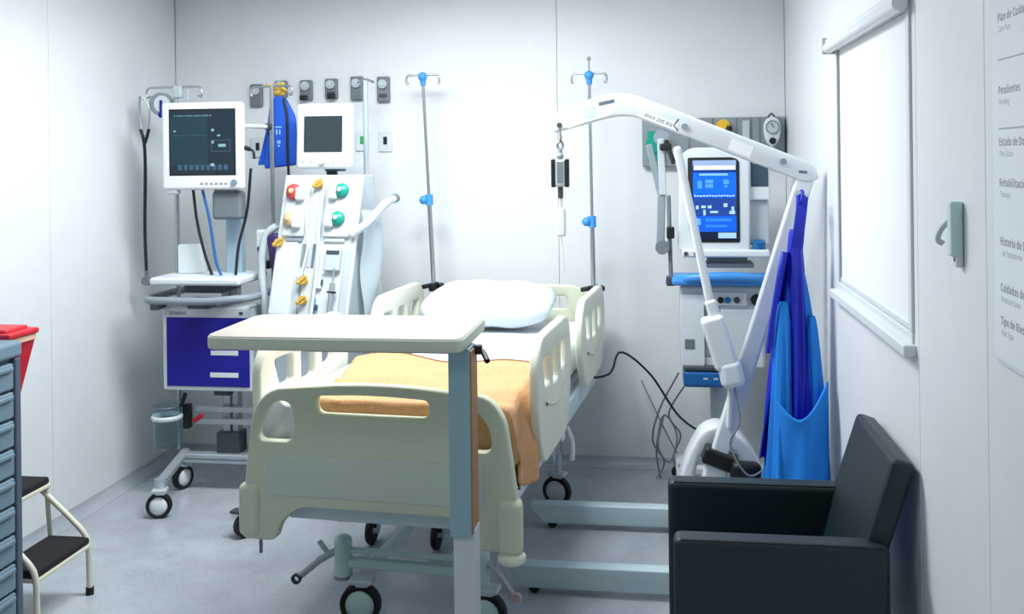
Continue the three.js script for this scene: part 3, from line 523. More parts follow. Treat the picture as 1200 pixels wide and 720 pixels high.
{
  const t = thing('breathing_circuit_arm', 'grey jointed support arm hanging beside the blue screen ventilator', 'support arm', [2.915, 0, 0.52]);
  obj('joint', rod([-0.01, 1.855, 0.0], [-0.01, 1.855, 0.06], 0.04), M.grey, t); obj('joint', rod([-0.012, 1.295, 0.02], [-0.012, 1.295, 0.07], 0.036), M.midGrey, t); obj('cable_clip', bx(0.04, 0.06, 0.03, 0.03, 1.37, 0.06, 0.008), M.black, t);
  obj('upper_link', beam([-0.075, 1.82, 0.03], [-0.015, 1.56, 0.03], 0.036, 0.024), M.grey, t);
  obj('upper_link', beam([-0.015, 1.85, 0.05], [-0.005, 1.56, 0.05], 0.036, 0.024), M.paleGrey, t);
  obj('lower_link', beam([-0.012, 1.58, 0.04], [-0.022, 1.3, 0.04], 0.04, 0.026), M.grey, t);
  obj('lower_link', beam([0.022, 1.56, 0.06], [0.03, 1.12, 0.02], 0.02, 0.018), M.midGrey, t);
  obj('locking_handle', [beam([0.01, 1.84, 0.07], [0.05, 1.72, 0.1], 0.026, 0.02), bx(0.06, 0.035, 0.035, 0.01, 1.805, 0.08, 0.01)], M.black, t);
  obj('clamp', bx(0.05, 0.05, 0.05, 0.03, 1.12, 0.01, 0.01), M.darkGrey, t);
}
// loose cables between the bed and the ventilator
{
  const add = (pts, r, m, label) => { const o = obj('cable', tube(pts, r, 60), m); o.userData = { label, category: 'cable', group: 'loose cables by the ventilator' }; };
  add([[2.98, 0.62, 0.4], [2.88, 0.4, 0.28], [2.84, 0.22, 0.24], [2.9, 0.1, 0.22], [2.86, 0.01, 0.24]], 0.005, M.cableGrey, 'thin grey cable sagging from ventilator drawer to the floor');
  add([[3.05, 0.6, 0.35], [2.93, 0.36, 0.2], [2.99, 0.24, 0.2], [2.95, 0.12, 0.22], [3.0, 0.01, 0.28]], 0.005, M.cableGrey, 'grey cable looping down behind the ventilator column');
  add([[2.78, 0.5, 0.05], [2.82, 0.42, 0.08], [2.96, 0.16, 0.2], [3.05, 0.06, 0.22], [3.1, 0.01, 0.3]], 0.004, M.cableGrey, 'slack grey cable running diagonally down the back wall');
  add([[2.9, 0.34, 0.2], [2.87, 0.2, 0.28], [2.93, 0.12, 0.3], [2.97, 0.25, 0.24], [2.9, 0.34, 0.18], [2.86, 0.15, 0.2], [2.88, 0.008, 0.22]], 0.005, M.midGrey, 'coiled dark grey cable above the floor beside the hoist');
}

// ---------------------------------------------------------------- back wall fittings
{
  const t = thing('medical_gas_panel', 'long grey medical gas panel on the back wall behind the ventilator', 'gas panel', [2.8, 0, 0.001]);
  obj('plate', bb(0, 0.78, 1.70, 1.97, 0, 0.05, 0.006), M.panelGrey, t);
  for (const x of [0.13, 0.26, 0.39, 0.52, 0.60, 0.645, 0.69]) obj('divider', bb(x - 0.003, x + 0.003, 1.705, 1.965, 0.048, 0.054, 0.001), M.midGrey, t);
  obj('outlet', [rod([0.32, 1.92, 0.05], [0.32, 1.92, 0.08], 0.036), rod([0.32, 1.92, 0.08], [0.32, 1.92, 0.1], 0.02)], M.yellow, t);
  const o2 = obj('outlet', [rod([0.445, 1.92, 0.05], [0.445, 1.92, 0.085], 0.038), rod([0.445, 1.92, 0.085], [0.445, 1.92, 0.105], 0.02)], M.yellow, t);
  obj('knob', ball(0.018, 0.475, 1.905, 0.1), M.black, o2);
  obj('outlet', [rod([0.07, 1.83, 0.05], [0.07, 1.83, 0.08], 0.05)], M.teal, t);
  obj('green_plate', bb(0.03, 0.125, 1.73, 1.9, 0.05, 0.058, 0.004), M.teal, t);
  obj('connector', [rod([0.1, 1.86, 0.05], [0.1, 1.86, 0.12], 0.034), ball(0.034, 0.1, 1.86, 0.12, 1, 1, 0.5)], M.white, t);
  obj('slot_cover', bb(0.55, 0.59, 1.85, 1.95, 0.05, 0.062, 0.004), M.paleGrey, t);
}
{
  const t = thing('suction_regulator', 'white suction regulator with round dial plugged into the gas panel end', 'regulator', [3.505, 0, 0.055]);
  const sh = new THREE.Shape(); sh.moveTo(-0.045, 1.90); sh.bezierCurveTo(-0.05, 1.99, 0.05, 1.99, 0.045, 1.90); sh.bezierCurveTo(0.045, 1.84, 0.02, 1.81, 0, 1.80); sh.bezierCurveTo(-0.02, 1.81, -0.045, 1.84, -0.045, 1.90);
  obj('body', ext(sh, 0.07, 0.012), M.white, t);
  const d = obj('dial', rod([0, 1.91, 0.07], [0, 1.91, 0.078], 0.034, 0.034, 24), M.paleGrey, t);
  obj('dial_ring', place(new THREE.TorusGeometry(0.034, 0.004, 8, 28), 0, 1.91, 0.078), M.grey, d);
  obj('needle', bx(0.004, 0.03, 0.002, 0, 1.918, 0.079, 0.0005, 0, 0, 0.5), M.black, d);
  obj('control_knob', [rod([0, 1.835, 0.06], [0, 1.835, 0.085], 0.018)], M.black, t);
  obj('top_hook', tube([[-0.02, 1.965, 0.03], [0, 1.985, 0.03], [0.02, 1.965, 0.03]], 0.005), M.darkGrey, t);
  obj('hose_stub', rod([0, 1.80, 0.035], [0, 1.76, 0.035], 0.014), M.white, t);
}
{
  const spots = [[0.52, 2.15, 0.135], [0.675, 2.185, 0.1], [0.83, 2.175, 0.12], [0.985, 2.18, 0.12], [1.14, 2.18, 0.14], [1.30, 2.17, 0.15]];
  const lab = ['grey wall gas outlet beside the big patient monitor', 'grey wall gas outlet behind the blue bag', 'grey wall gas outlet just right of the blue bag', 'grey wall gas outlet above the small white monitor', 'grey wall gas outlet on one side of the bare steel mast', 'grey wall gas outlet last in the row, nearest the infusion pole'];
  spots.forEach(([x, y, h], i) => {
    const t = thing('gas_outlet', lab[i], 'gas outlet', [x, y, 0.001], 0, 'gas outlets along the back wall');
    obj('plate', bx(0.075, h, 0.03, 0, 0, 0.015, 0.008), M.outlet, t);
    obj('socket_ring', [rod([0, h * 0.2, 0.03], [0, h * 0.2, 0.05], 0.026), rod([0, h * 0.2, 0.05], [0, h * 0.2, 0.058], 0.014)], M.paleGrey, t);
    obj('label_plate', bx(0.05, 0.022, 0.004, 0, -h * 0.25, 0.031, 0.001), i === 1 ? M.yellow : i % 2 ? M.darkGrey : M.midGrey, t);
    if (i === 2 || i === 3) obj('latch', bx(0.045, 0.03, 0.03, i === 2 ? -0.01 : 0.006, -h * 0.38, 0.04, 0.008), M.black, t);
  });
  const sock = (x, y, label, insert) => {
    const t = thing('wall_socket', label, 'wall socket', [x, y, 0.001]);
    obj('plate', bx(0.08, 0.12, 0.01, 0, 0, 0.005, 0.003), M.white, t); obj('insert', bx(0.022, 0.045, 0.008, 0, 0.005, 0.011, 0.002), insert, t);
  };
  sock(0.52, 1.84, 'white wall socket between the big monitor and the blue bag', M.black);
  sock(1.305, 1.865, 'white wall socket below the last gas outlet', M.black);
  sock(1.165, 1.87, 'white wall socket with a green insert beside small monitor', M.green);
  const k = thing('wall_bracket', 'small dark grey bracket on the back wall beside the stethoscope', 'bracket', [0.06, 1.86, 0.001]);
  obj('plate', bx(0.03, 0.07, 0.02, 0, 0, 0.01, 0.004), M.grey, k); obj('shelf', bx(0.07, 0.012, 0.05, 0, -0.06, 0.025, 0.003), M.paleGrey, k);
}

// ---------------------------------------------------------------- monitor cart by the left wall
{
  const t = thing('monitor_cart', 'wheeled steel equipment cart with hook pole, tray and dark blue front panel', 'equipment cart', [0, 0, 0]);
  const pole = obj('pole', rod([0.30, 0.2, 0.6], [0.30, 2.17, 0.6], 0.013), M.steel, t);
  obj('pole_head', [bx(0.05, 0.07, 0.04, 0.315, 2.14, 0.6, 0.01), bx(0.014, 0.06, 0.02, 0.37, 2.12, 0.6, 0.004)], M.paleGrey, pole);
  hookBar(pole, 0.29, 2.165, 0.6, 0.16, 0.055);
  // column, brackets, rails
  obj('column', [bb(0.555, 0.60, 0.2, 1.12, 0.56, 0.62, 0.006), bb(0.61, 0.645, 0.2, 1.12, 0.56, 0.62, 0.006)], M.aluminium, t);
  obj('column_foot', bb(0.53, 0.66, 0.19, 0.31, 0.54, 0.65, 0.01), M.darkGrey, t);
  obj('upper_column', bb(0.60, 0.69, 1.14, 1.55, 0.60, 0.66, 0.01), std(0x9fb9cc, 0.35, 0.2), t);
  obj('monitor_mount', bx(0.16, 0.15, 0.08, 0.66, 1.53, 0.74, 0.02), M.midGrey, t);
  obj('equipment_rail', bb(0.34, 0.80, 0.42, 0.45, 0.64, 0.66, 0.004), M.aluminium, t);
  obj('equipment_rail', bb(0.34, 0.80, 0.355, 0.385, 0.64, 0.66, 0.004), M.aluminium, t);
  obj('rail_clamp', [bx(0.04, 0.13, 0.05, 0.38, 0.40, 0.67, 0.01), beam([0.36, 0.46, 0.7], [0.39, 0.53, 0.71], 0.02, 0.02)], M.black, t);
  obj('clamp_lever', [beam([0.43, 0.38, 0.7], [0.49, 0.42, 0.72], 0.024, 0.02)], M.red, t);
  obj('cross_bar', bb(0.32, 0.92, 0.15, 0.20, 0.62, 0.68, 0.008), M.aluminium, t);
  obj('base_groove', bb(0.33, 0.91, 0.17, 0.178, 0.68, 0.682, 0.0005), M.midGrey, t);
  for (const [x0, x1] of [[0.335, 0.425], [0.885, 0.895]]) {
    obj('side_leg', [beam([x0, 0.19, 0.6], [x1, 0.165, 1.07], 0.045, 0.04, 0.01), rod([x1, 0.13, 1.06], [x1, 0.19, 1.06], 0.028)], M.aluminium, t);
  }
  caster(t, 0.425, 1.075, 0.062, 0.25, M.wheel, 0.035, 0); caster(t, 0.335, 0.64, 0.062, 1.2, M.wheel, 0.035, 0.02); caster(t, 0.895, 1.03, 0.062, 0.3, M.wheel, 0.035); caster(t, 0.88, 0.64, 0.062, 1.2, M.wheel, 0.035);
  // tray and handle rail
  obj('tray', [bb(0.29, 0.78, 1.125, 1.165, 0.52, 0.9, 0.015)], M.white, t);
  obj('tray_underside', bb(0.45, 0.66, 1.08, 1.127, 0.6, 0.84, 0.008), M.darkGrey, t);
  obj('handle_rail', tube([[0.28, 1.05, 0.5], [0.255, 1.05, 0.62], [0.255, 1.05, 0.82], [0.3, 1.05, 0.9], [0.45, 1.05, 0.92], [0.62, 1.05, 0.92], [0.76, 1.06, 0.9], [0.82, 1.06, 0.82], [0.82, 1.06, 0.5]], 0.02, 60, 10), M.grey, t);
  obj('rail_bracket', [bx(0.12, 0.05, 0.1, 0.55, 1.03, 0.84, 0.01), bx(0.05, 0.06, 0.1, 0.29, 1.02, 0.8, 0.01)], M.darkGrey, t);
  // blue-fronted unit
  const u = obj('front_unit', bb(0.30, 0.80, 0.56, 1.0, 0.62, 0.78, 0.012), M.offWhite, t);
  obj('blue_panel', bb(0.325, 0.78, 0.585, 0.945, 0.778, 0.786, 0.004), M.bluePanel, u);
  card(0.14, 0.024, canvasTex(256, 44, (c, w, h) => { c.fillStyle = '#d7dee6'; c.fillRect(0, 0, w, h); c.fillStyle = '#22324e'; c.font = 'bold 42px sans-serif'; c.textBaseline = 'middle'; c.fillText('SIEMENS', 4, h / 2 + 2, w - 8); }), 0.405, 0.968, 0.7812, u, 'lettering');
  obj('corner_mark', bx(0.02, 0.016, 0.003, 0.735, 0.968, 0.781, 0.001), M.darkGrey, u);
  obj('label_strip', bb(0.565, 0.72, 0.635, 0.66, 0.785, 0.788, 0.001), M.white, u);
  obj('label_strip', bb(0.57, 0.72, 0.75, 0.775, 0.785, 0.788, 0.001), M.white, u);
  obj('unit_bracket', bx(0.09, 0.04, 0.06, 0.6, 0.545, 0.7, 0.008), M.darkGrey, t);
  // cables
  obj('cable', tube([[0.48, 1.62, 0.78], [0.49, 1.45, 0.76], [0.53, 1.28, 0.76], [0.57, 1.165, 0.76]], 0.008), M.cableBlack, t);
  obj('cable', tube([[0.53, 1.62, 0.78], [0.57, 1.45, 0.78], [0.6, 1.25, 0.78], [0.63, 1.165, 0.78]], 0.008), M.cableBlue, t);
  obj('cable', tube([[0.79, 1.72, 0.76], [0.75, 1.5, 0.72], [0.71, 1.32, 0.74], [0.70, 1.165, 0.76]], 0.008), M.cableBlack, t);
}
{
  const t = thing('patient_monitor', 'large square patient monitor with dark teal screen above the cart tray', 'monitor', [0.55, 1.84, 0.8], 0.02);
  const b = obj('housing', [bx(0.44, 0.455, 0.05, 0, 0, 0.0, 0.018), bx(0.34, 0.36, 0.08, 0, 0, -0.05, 0.03)], std(0xe3e4ea, 0.35), t);
  const scr = canvasTex(512, 480, (c, w, h) => {
    c.fillStyle = '#06202c'; c.fillRect(0, 0, w, h); c.fillStyle = '#0a2e3a'; c.fillRect(0, 40, 300, 380);
    c.fillStyle = '#4f6f7c'; for (let x = 30; x < 330; x += 22) c.fillRect(x, 34, 14 + (x % 3) * 3, 12);
    c.strokeStyle = '#1f5a60'; c.lineWidth = 3; c.beginPath(); c.moveTo(20, 190); c.lineTo(300, 186); c.stroke();
    c.fillStyle = '#7a9aa4'; c.fillRect(24, 150, 22, 12); c.fillRect(330, 140, 22, 20); c.fillRect(376, 184, 26, 14); c.fillRect(330, 230, 20, 22); c.fillRect(385, 255, 60, 22);
    c.strokeStyle = '#46626e'; c.strokeRect(330, 226, 150, 84);
    c.fillStyle = '#31506a'; for (let i = 0; i < 9; i++) c.fillRect(60 + i * 46, 410, 30, 40); c.fillStyle = '#8aa6b2'; c.fillRect(322, 400, 30, 22);
  });
  obj('bezel', bx(0.36, 0.345, 0.004, 0.005, 0.02, 0.025, 0.001), M.black, b);
  card(0.345, 0.33, scr, 0.005, 0.02, 0.0276, b, 'screen', { emit: 0.12, rough: 0.5 });
  for (let i = 0; i < 6; i++) obj('button', bx(0.014, 0.01, 0.004, 0.0 + i * 0.026, -0.195, 0.026, 0.001), M.grey, b);
  obj('power_knob', rod([0.175, -0.19, 0.024], [0.175, -0.19, 0.036], 0.016), M.cartGrey, b);
  obj('foot', bx(0.06, 0.03, 0.05, -0.17, -0.235, -0.01, 0.01), M.paleGrey, b);
  obj('tilt_bracket', bx(0.12, 0.12, 0.05, 0.1, -0.22, -0.05, 0.01), M.midGrey, t);
  obj('side_plug', [rod([0.22, -0.01, -0.01], [0.245, -0.02, -0.01], 0.012), tube([[0.24, -0.02, -0.01], [0.265, -0.03, -0.01], [0.27, -0.07, -0.01]], 0.007)], M.black, t);
}
{
  const t = thing('support_arm', 'white horizontal arm tube between the big monitor and the mast', 'support arm', [0, 0, 0]);
  obj('tube', rod([0.72, 1.945, 0.70], [0.80, 1.945, 0.51], 0.012), M.offWhite, t);
  obj('collar', rod([0.787, 1.945, 0.54], [0.797, 1.945, 0.515], 0.018), M.darkGrey, t);
  const s = thing('stethoscope', 'black stethoscope hanging from the cart hook beside the left wall', 'stethoscope', [0.125, 0, 0.62]);
  obj('ear_tube', tube([[-0.02, 2.12, 0.005], [-0.025, 2.05, 0], [-0.018, 1.95, 0], [0, 1.87, 0]], 0.006), M.steel, s);
  obj('ear_tube', tube([[0.0, 2.11, 0.008], [0.03, 2.05, 0], [0.026, 1.95, 0], [0.004, 1.87, 0]], 0.006), M.steel, s);
  obj('hose', tube([[-0.02, 1.94, 0], [0.0, 1.86, 0], [0.004, 1.7, 0], [-0.002, 1.4, 0], [0.004, 1.17, 0]], 0.009, 40), M.cableBlack, s);
  obj('hose_fork', tube([[0.028, 1.94, 0], [0.012, 1.885, 0], [0.002, 1.86, 0]], 0.009), M.cableBlack, s);
  obj('chest_piece', [rod([0.004, 1.17, 0], [0.004, 1.13, 0], 0.01), rod([0.004, 1.115, -0.012], [0.004, 1.115, 0.014], 0.024)], M.midGrey, s);
  const g = thing('dial_gauge', 'round white dial gauge with blue marker on the cart pole', 'gauge', [0.215, 2.075, 0.60]);
  obj('case', rod([0, 0, -0.02], [0, 0, 0.015], 0.062, 0.062, 28), M.grey, g);
  obj('face', rod([0.012, 0, 0.014], [0.012, 0, 0.018], 0.045, 0.045, 28), M.white, g);
  obj('marker', [bx(0.014, 0.08, 0.006, 0.01, -0.02, 0.022, 0.002), ball(0.016, 0.01, -0.06, 0.022)], M.bluePanel, g);
  obj('clip', bx(0.06, 0.02, 0.02, 0.055, 0.0, -0.012, 0.004), M.darkGrey, g);
  const p = thing('paper_box', 'small white paper box standing on the cart tray', 'box', [0.415, 1.166, 0.66], 0.1);
  obj('carton', bx(0.13, 0.15, 0.08, 0, 0.075, 0, 0.004), M.white, p); obj('flap', bx(0.12, 0.004, 0.07, 0, 0.151, 0, 0.001), M.offWhite, p);
  const j = thing('suction_canister', 'clear suction canister with white rim clamped to the cart rail', 'canister', [0.30, 0.25, 0.74]);
  obj('jar', lathe([[0.0, 0.0], [0.06, 0.0], [0.068, 0.01], [0.075, 0.22], [0.072, 0.222], [0.065, 0.014], [0, 0.004]], 0, 0, 0, 28), M.clear, j);
  obj('rim', lathe([[0.068, 0.15], [0.08, 0.15], [0.082, 0.165], [0.076, 0.175], [0.068, 0.172], [0.068, 0.15]], 0, 0, 0, 28), M.white, j);
  obj('lid', lathe([[0, 0.245], [0.05, 0.24], [0.076, 0.226], [0.076, 0.22], [0, 0.22]], 0, 0, 0, 28), M.clear, j);
  obj('holder_arm', bx(0.05, 0.03, 0.02, 0.065, 0.16, -0.06, 0.006), M.paleGrey, j);
}

// ---------------------------------------------------------------- perfusion machine
{
  const P = [1.18, 0, 0.55], turn = -0.2, tilt = -0.26;
  const t = thing('perfusion_machine', 'white perfusion machine with tilted panel of red and green knobs', 'medical machine', P, turn);
  const panel = new THREE.Group(); panel.name = 'control_panel'; panel.position.set(0.0, 0.94, 0.33); panel.rotation.x = tilt; t.add(panel);
  const PW = 0.46, PH = 0.77, X = u => (u - 0.5) * PW, Y = v => v * PH;
  const pb = obj('panel_plate', bb(-PW / 2, PW / 2, 0, PH, -0.03, 0, 0.01), M.white, panel);
  const blk = (n, u0, u1, v0, v1, d, m, r = 0.01) => obj(n, bb(X(u0), X(u1), Y(v0), Y(v1), -0.002, d, r), m, panel);
  blk('knob_module', 0.07, 0.36, 0.565, 0.96, 0.022, M.offWhite, 0.018); blk('knob_module', 0.6, 0.94, 0.565, 0.96, 0.022, M.offWhite, 0.018);
  blk('cover_plate', 0.03, 0.30, 0.04, 0.53, 0.018, M.white, 0.016);
  blk('centre_strip', 0.41, 0.55, 0.0, 0.98, 0.012, M.offWhite, 0.006);
  blk('slot_plate', 0.36, 0.405, 0.38, 0.52, 0.014, M.grey, 0.003); blk('slot_plate', 0.50, 0.535, 0.36, 0.52, 0.016, M.midGrey, 0.003);
  blk('clip_box', 0.68, 0.87, 0.34, 0.49, 0.03, M.paleGrey, 0.008); blk('clip_bar', 0.70, 0.86, 0.45, 0.475, 0.034, M.darkGrey, 0.003);
  const syr = obj('syringe', [rod([X(0.82), Y(0.06), 0.03], [X(0.82), Y(0.26), 0.03], 0.014), rod([X(0.82), Y(0.26), 0.03], [X(0.82), Y(0.36), 0.03], 0.004)], M.grey, panel);
  obj('plunger', bx(0.04, 0.008, 0.03, X(0.82), Y(0.2), 0.03, 0.002), M.black, syr);
  blk('bottom_ledge', 0.0, 1.0, -0.03, 0.01, 0.03, M.grey, 0.006);
  for (const [u, v, m, r] of [[0.185, 0.87, M.salmon, 0.042], [0.18, 0.68, M.knobCream, 0.036], [0.80, 0.88, M.teal, 0.037], [0.79, 0.69, M.teal, 0.037]]) {
    const k = obj('knob', [lathe([[0, 0.06], [r * 0.35, 0.06], [r * 0.5, 0.052], [r * 0.8, 0.05], [r, 0.04], [r, 0.02], [0, 0.02]], X(u), Y(v), 0, 28).translate(0, 0, 0)].map(g => { g.translate(-X(u), -Y(v), 0); g.rotateX(Math.PI / 2); g.translate(X(u), Y(v), 0); return g; }), m, panel);
    const side = u < 0.5 ? 1 : -1;
    obj('guard', [bx(0.05, 0.075, 0.035, X(u) + side * 0.045, Y(v) - 0.012, 0.038, 0.015)], M.white, k);
    obj('knob_cap', place(new THREE.SphereGeometry(r * 0.36, 14, 10).scale(1, 1, 0.4), X(u), Y(v), 0.061), u < 0.5 ? M.knobCream : M.hubGreen, k);
  }
  for (const [u, v] of [[0.495, 0.925], [0.075, 0.52], [0.45, 0.27], [0.47, 0.14]]) {
    const g = rod([X(u), Y(v), 0], [X(u), Y(v), 0.045], 0.02);
    obj('brass_fitting', [g, bx(0.05, 0.018, 0.014, X(u) + 0.006, Y(v) + 0.008, 0.045, 0.006, 0, 0, 0.7), ball(0.013, X(u) - 0.018, Y(v) - 0.012, 0.04)], M.brass, panel);
  }
  for (const [u, v] of [[0.6, 0.27], [0.66, 0.265], [0.63, 0.1], [0.33, 0.82]]) obj('toggle', bx(0.012, 0.03, 0.012, X(u), Y(v), 0.012, 0.003), M.darkGrey, panel);
  obj('tubing', tube([[X(0.38), Y(0.95), 0.03], [X(0.40), Y(0.7), 0.035], [X(0.45), Y(0.5), 0.03], [X(0.42), Y(0.3), 0.035]], 0.006), M.white, panel);
  obj('tubing', tube([[X(0.57), Y(0.93), 0.03], [X(0.58), Y(0.6), 0.04], [X(0.6), Y(0.4), 0.03], [X(0.6), Y(0.05), 0.03]], 0.008), M.white, panel);
  blk('slot_plate', 0.13, 0.34, 0.535, 0.56, 0.012, M.grey, 0.003); blk('slot_plate', 0.62, 0.88, 0.535, 0.56, 0.012, M.paleGrey, 0.003);
  blk('label_strip', 0.56, 0.60, 0.06, 0.16, 0.012, M.blueHandle, 0.002); blk('label_strip', 0.33, 0.385, 0.05, 0.30, 0.012, M.paleGrey, 0.003);
  blk('gauge_box', 0.565, 0.66, 0.22, 0.33, 0.02, M.offWhite, 0.006); blk('side_plate', 0.90, 0.98, 0.03, 0.5, 0.012, M.paleGrey, 0.006);
  blk('bracket_bar', 0.70, 0.98, 0.02, 0.045, 0.03, M.midGrey, 0.004); blk('slot_plate', 0.445, 0.49, 0.36, 0.50, 0.016, M.paleGrey, 0.003);
  // body
  const side = poly([[0.30, 0.30], [0.30, 0.92], [0.13, 1.68], [-0.06, 1.68], [-0.12, 0.30]], 0.02);
  obj('body', ext(side, 0.40, 0.01).rotateY(-Math.PI / 2).translate(0.2, 0, 0), M.paleGrey, t);
  obj('side_bag', cloth(16, 20, (u, v) => [0.235 + 0.03 * Math.sin(u * Math.PI) + 0.012 * Math.sin(v * 8 + u * 6), 1.5 - v * 0.55, 0.16 - u * 0.22], 0.004), M.film, t);
  obj('handle_bar', [tube([[0.22, 1.38, 0.24], [0.29, 1.44, 0.2], [0.33, 1.53, 0.08], [0.33, 1.55, -0.02]], 0.02, 30, 10)], M.offWhite, t);
  obj('handle_end', rod([0.33, 1.55, -0.02], [0.33, 1.555, -0.05], 0.023), M.midGrey, t);
  obj('monitor_arm', [rod([-0.02, 1.66, 0.0], [-0.02, 1.74, 0.02], 0.03), bx(0.1, 0.03, 0.06, 0.02, 1.715, 0.04, 0.008)], M.darkGrey, t);
  const mo = new THREE.Group(); mo.name = 'display'; mo.position.set(-0.01, 1.885, 0.09); mo.rotation.set(-0.05, 0.12, 0); t.add(mo);
  obj('display_housing', bx(0.31, 0.345, 0.06, 0, 0, 0, 0.02), M.white, mo);
  obj('display_screen', bx(0.215, 0.19, 0.006, 0, 0.01, 0.03, 0.002), std(0x2b353c, 0.25), mo);
  for (const x of [-0.11, -0.06, 0.06, 0.11]) obj('display_button', rod([x, -0.13, 0.029], [x, -0.13, 0.034], 0.009), M.paleGrey, mo);
  obj('display_knob', rod([0, -0.135, 0.029], [0, -0.135, 0.05], 0.016), M.paleGrey, mo);
  // masts
  const inv = (x, z) => { const d = V(x - P[0], 0, z - P[2]).applyAxisAngle(V(0, 1, 0), -turn); return [d.x, d.z]; };
  const [ax, az] = inv(0.805, 0.5), [cx2, cz2] = inv(1.28, 0.32);
  const m1 = obj('mast', [rod([ax, 0.3, az], [ax, 2.17, az], 0.013), beam([ax, 0.5, az], [-0.19, 0.5, 0.02], 0.04, 0.03), beam([ax, 1.3, az], [-0.18, 1.3, 0.0], 0.04, 0.03)], M.steel, t); hookBar(m1, ax, 2.165, az, 0.13, 0.05);
  const m2 = obj('mast', [rod([cx2, 0.3, cz2], [cx2, 2.2, cz2], 0.014), beam([cx2, 0.6, cz2], [0.1, 0.6, -0.08], 0.04, 0.03)], M.paleGrey, t); obj('mast_top', tube([[cx2 - 0.05, 2.19, cz2], [cx2, 2.205, cz2], [cx2 + 0.05, 2.19, cz2]], 0.007), M.steel, m2);
  obj('valve_block', [bx(0.09, 0.16, 0.08, ax + 0.01, 1.31, az + 0.08, 0.012), rod([ax + 0.01, 1.2, az + 0.08], [ax + 0.01, 1.25, az + 0.08], 0.02)], M.white, t);
  obj('valve_port', [rod([ax, 1.29, az + 0.12], [ax, 1.29, az + 0.135], 0.014), bx(0.05, 0.04, 0.05, ax + 0.01, 1.2, az + 0.08, 0.008)], M.black, t);
  obj('purple_pouch', bx(0.07, 0.2, 0.05, -0.25, 1.28, 0.2, 0.02, 0.1, 0, 0.1), M.purple, t);
  obj('corrugated_hose', tube([[-0.24, 1.42, 0.2], [-0.30, 1.36, 0.22], [-0.31, 1.2, 0.24], [-0.28, 1.0, 0.26], [-0.29, 0.8, 0.22], [-0.26, 0.6, 0.2]], 0.02, 40, 10), M.paleGrey, t);
  // base
  obj('base', [bb(-0.2, 0.26, 0.14, 0.20, -0.12, 0.3, 0.015), bb(-0.2, 0.2, 0.2, 0.32, -0.1, 0.24, 0.01), beam([0.22, 0.16, 0.25], [0.27, 0.15, 0.42], 0.05, 0.04)], M.paleGrey, t);
  const [wx, wz] = inv(0.955, 1.27);
  caster(t, wx, wz, 0.055, 1.1, M.wheel, 0.035, 0); caster(t, 0.27, 0.4, 0.055, 0.9, M.wheel, 0.035, 0); caster(t, -0.17, -0.08, 0.055, 0.3, M.wheel, 0.035, 0); caster(t, 0.22, -0.08, 0.055, 0.3, M.wheel, 0.035, 0);
  obj('front_leg', beam([-0.17, 0.16, 0.25], [wx, 0.15, wz], 0.05, 0.04), M.paleGrey, t);
  obj('caster_lever', bx(0.07, 0.015, 0.05, wx - 0.02, 0.125, wz + 0.02, 0.005), M.darkGrey, t);
}
{
  const t = thing('blue_bag', 'blue cloth bag with small white lettering hanging from a hook pole', 'bag', [0.835, 0, 0.45]);
  const sh = poly([[-0.05, 2.11], [0.035, 2.11], [0.095, 2.0], [0.10, 1.735], [-0.09, 1.715], [-0.065, 1.98]], [0.03, 0.03, 0.04, 0.02, 0.02, 0.06]);
  const b = obj('bag_body', ext(sh, 0.03, 0.012), M.bagBlue, t);
  obj('side_panel', ext(poly([[-0.075, 1.98], [-0.05, 1.98], [-0.06, 1.74], [-0.14, 1.735], [-0.12, 1.8]], 0.012), 0.014, 0.005).translate(0, 0, -0.02), M.bagBlue, b);
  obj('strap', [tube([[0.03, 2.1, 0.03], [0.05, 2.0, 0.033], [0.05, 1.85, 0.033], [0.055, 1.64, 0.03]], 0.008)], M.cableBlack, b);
  obj('white_hem', tube([[-0.085, 1.722, 0.016], [0.095, 1.742, 0.016]], 0.008), M.white, b);
  card(0.05, 0.13, canvasTex(128, 320, (c, w, h) => { c.fillStyle = '#0b52c4'; c.fillRect(0, 0, w, h); c.fillStyle = '#8fb8f4'; c.fillRect(20, 20, 90, 16); c.fillRect(26, 60, 22, 70); c.fillRect(70, 64, 22, 66); c.fillRect(40, 210, 50, 40); c.fillRect(50, 270, 30, 24); }), 0.0, 1.89, 0.0315, b, 'print');
  obj('yellow_clasp', [ball(0.03, -0.02, 2.14, 0.01, 1.2, 0.8, 0.7), bx(0.09, 0.02, 0.02, -0.01, 2.165, 0.012, 0.008, 0, 0, 0.5), bx(0.07, 0.02, 0.02, 0.015, 2.16, 0.012, 0.008, 0, 0, -0.7), tube([[-0.02, 2.14, 0.01], [-0.03, 2.17, 0.02], [-0.06, 2.175, 0.05]], 0.006)], M.brass, b);
}

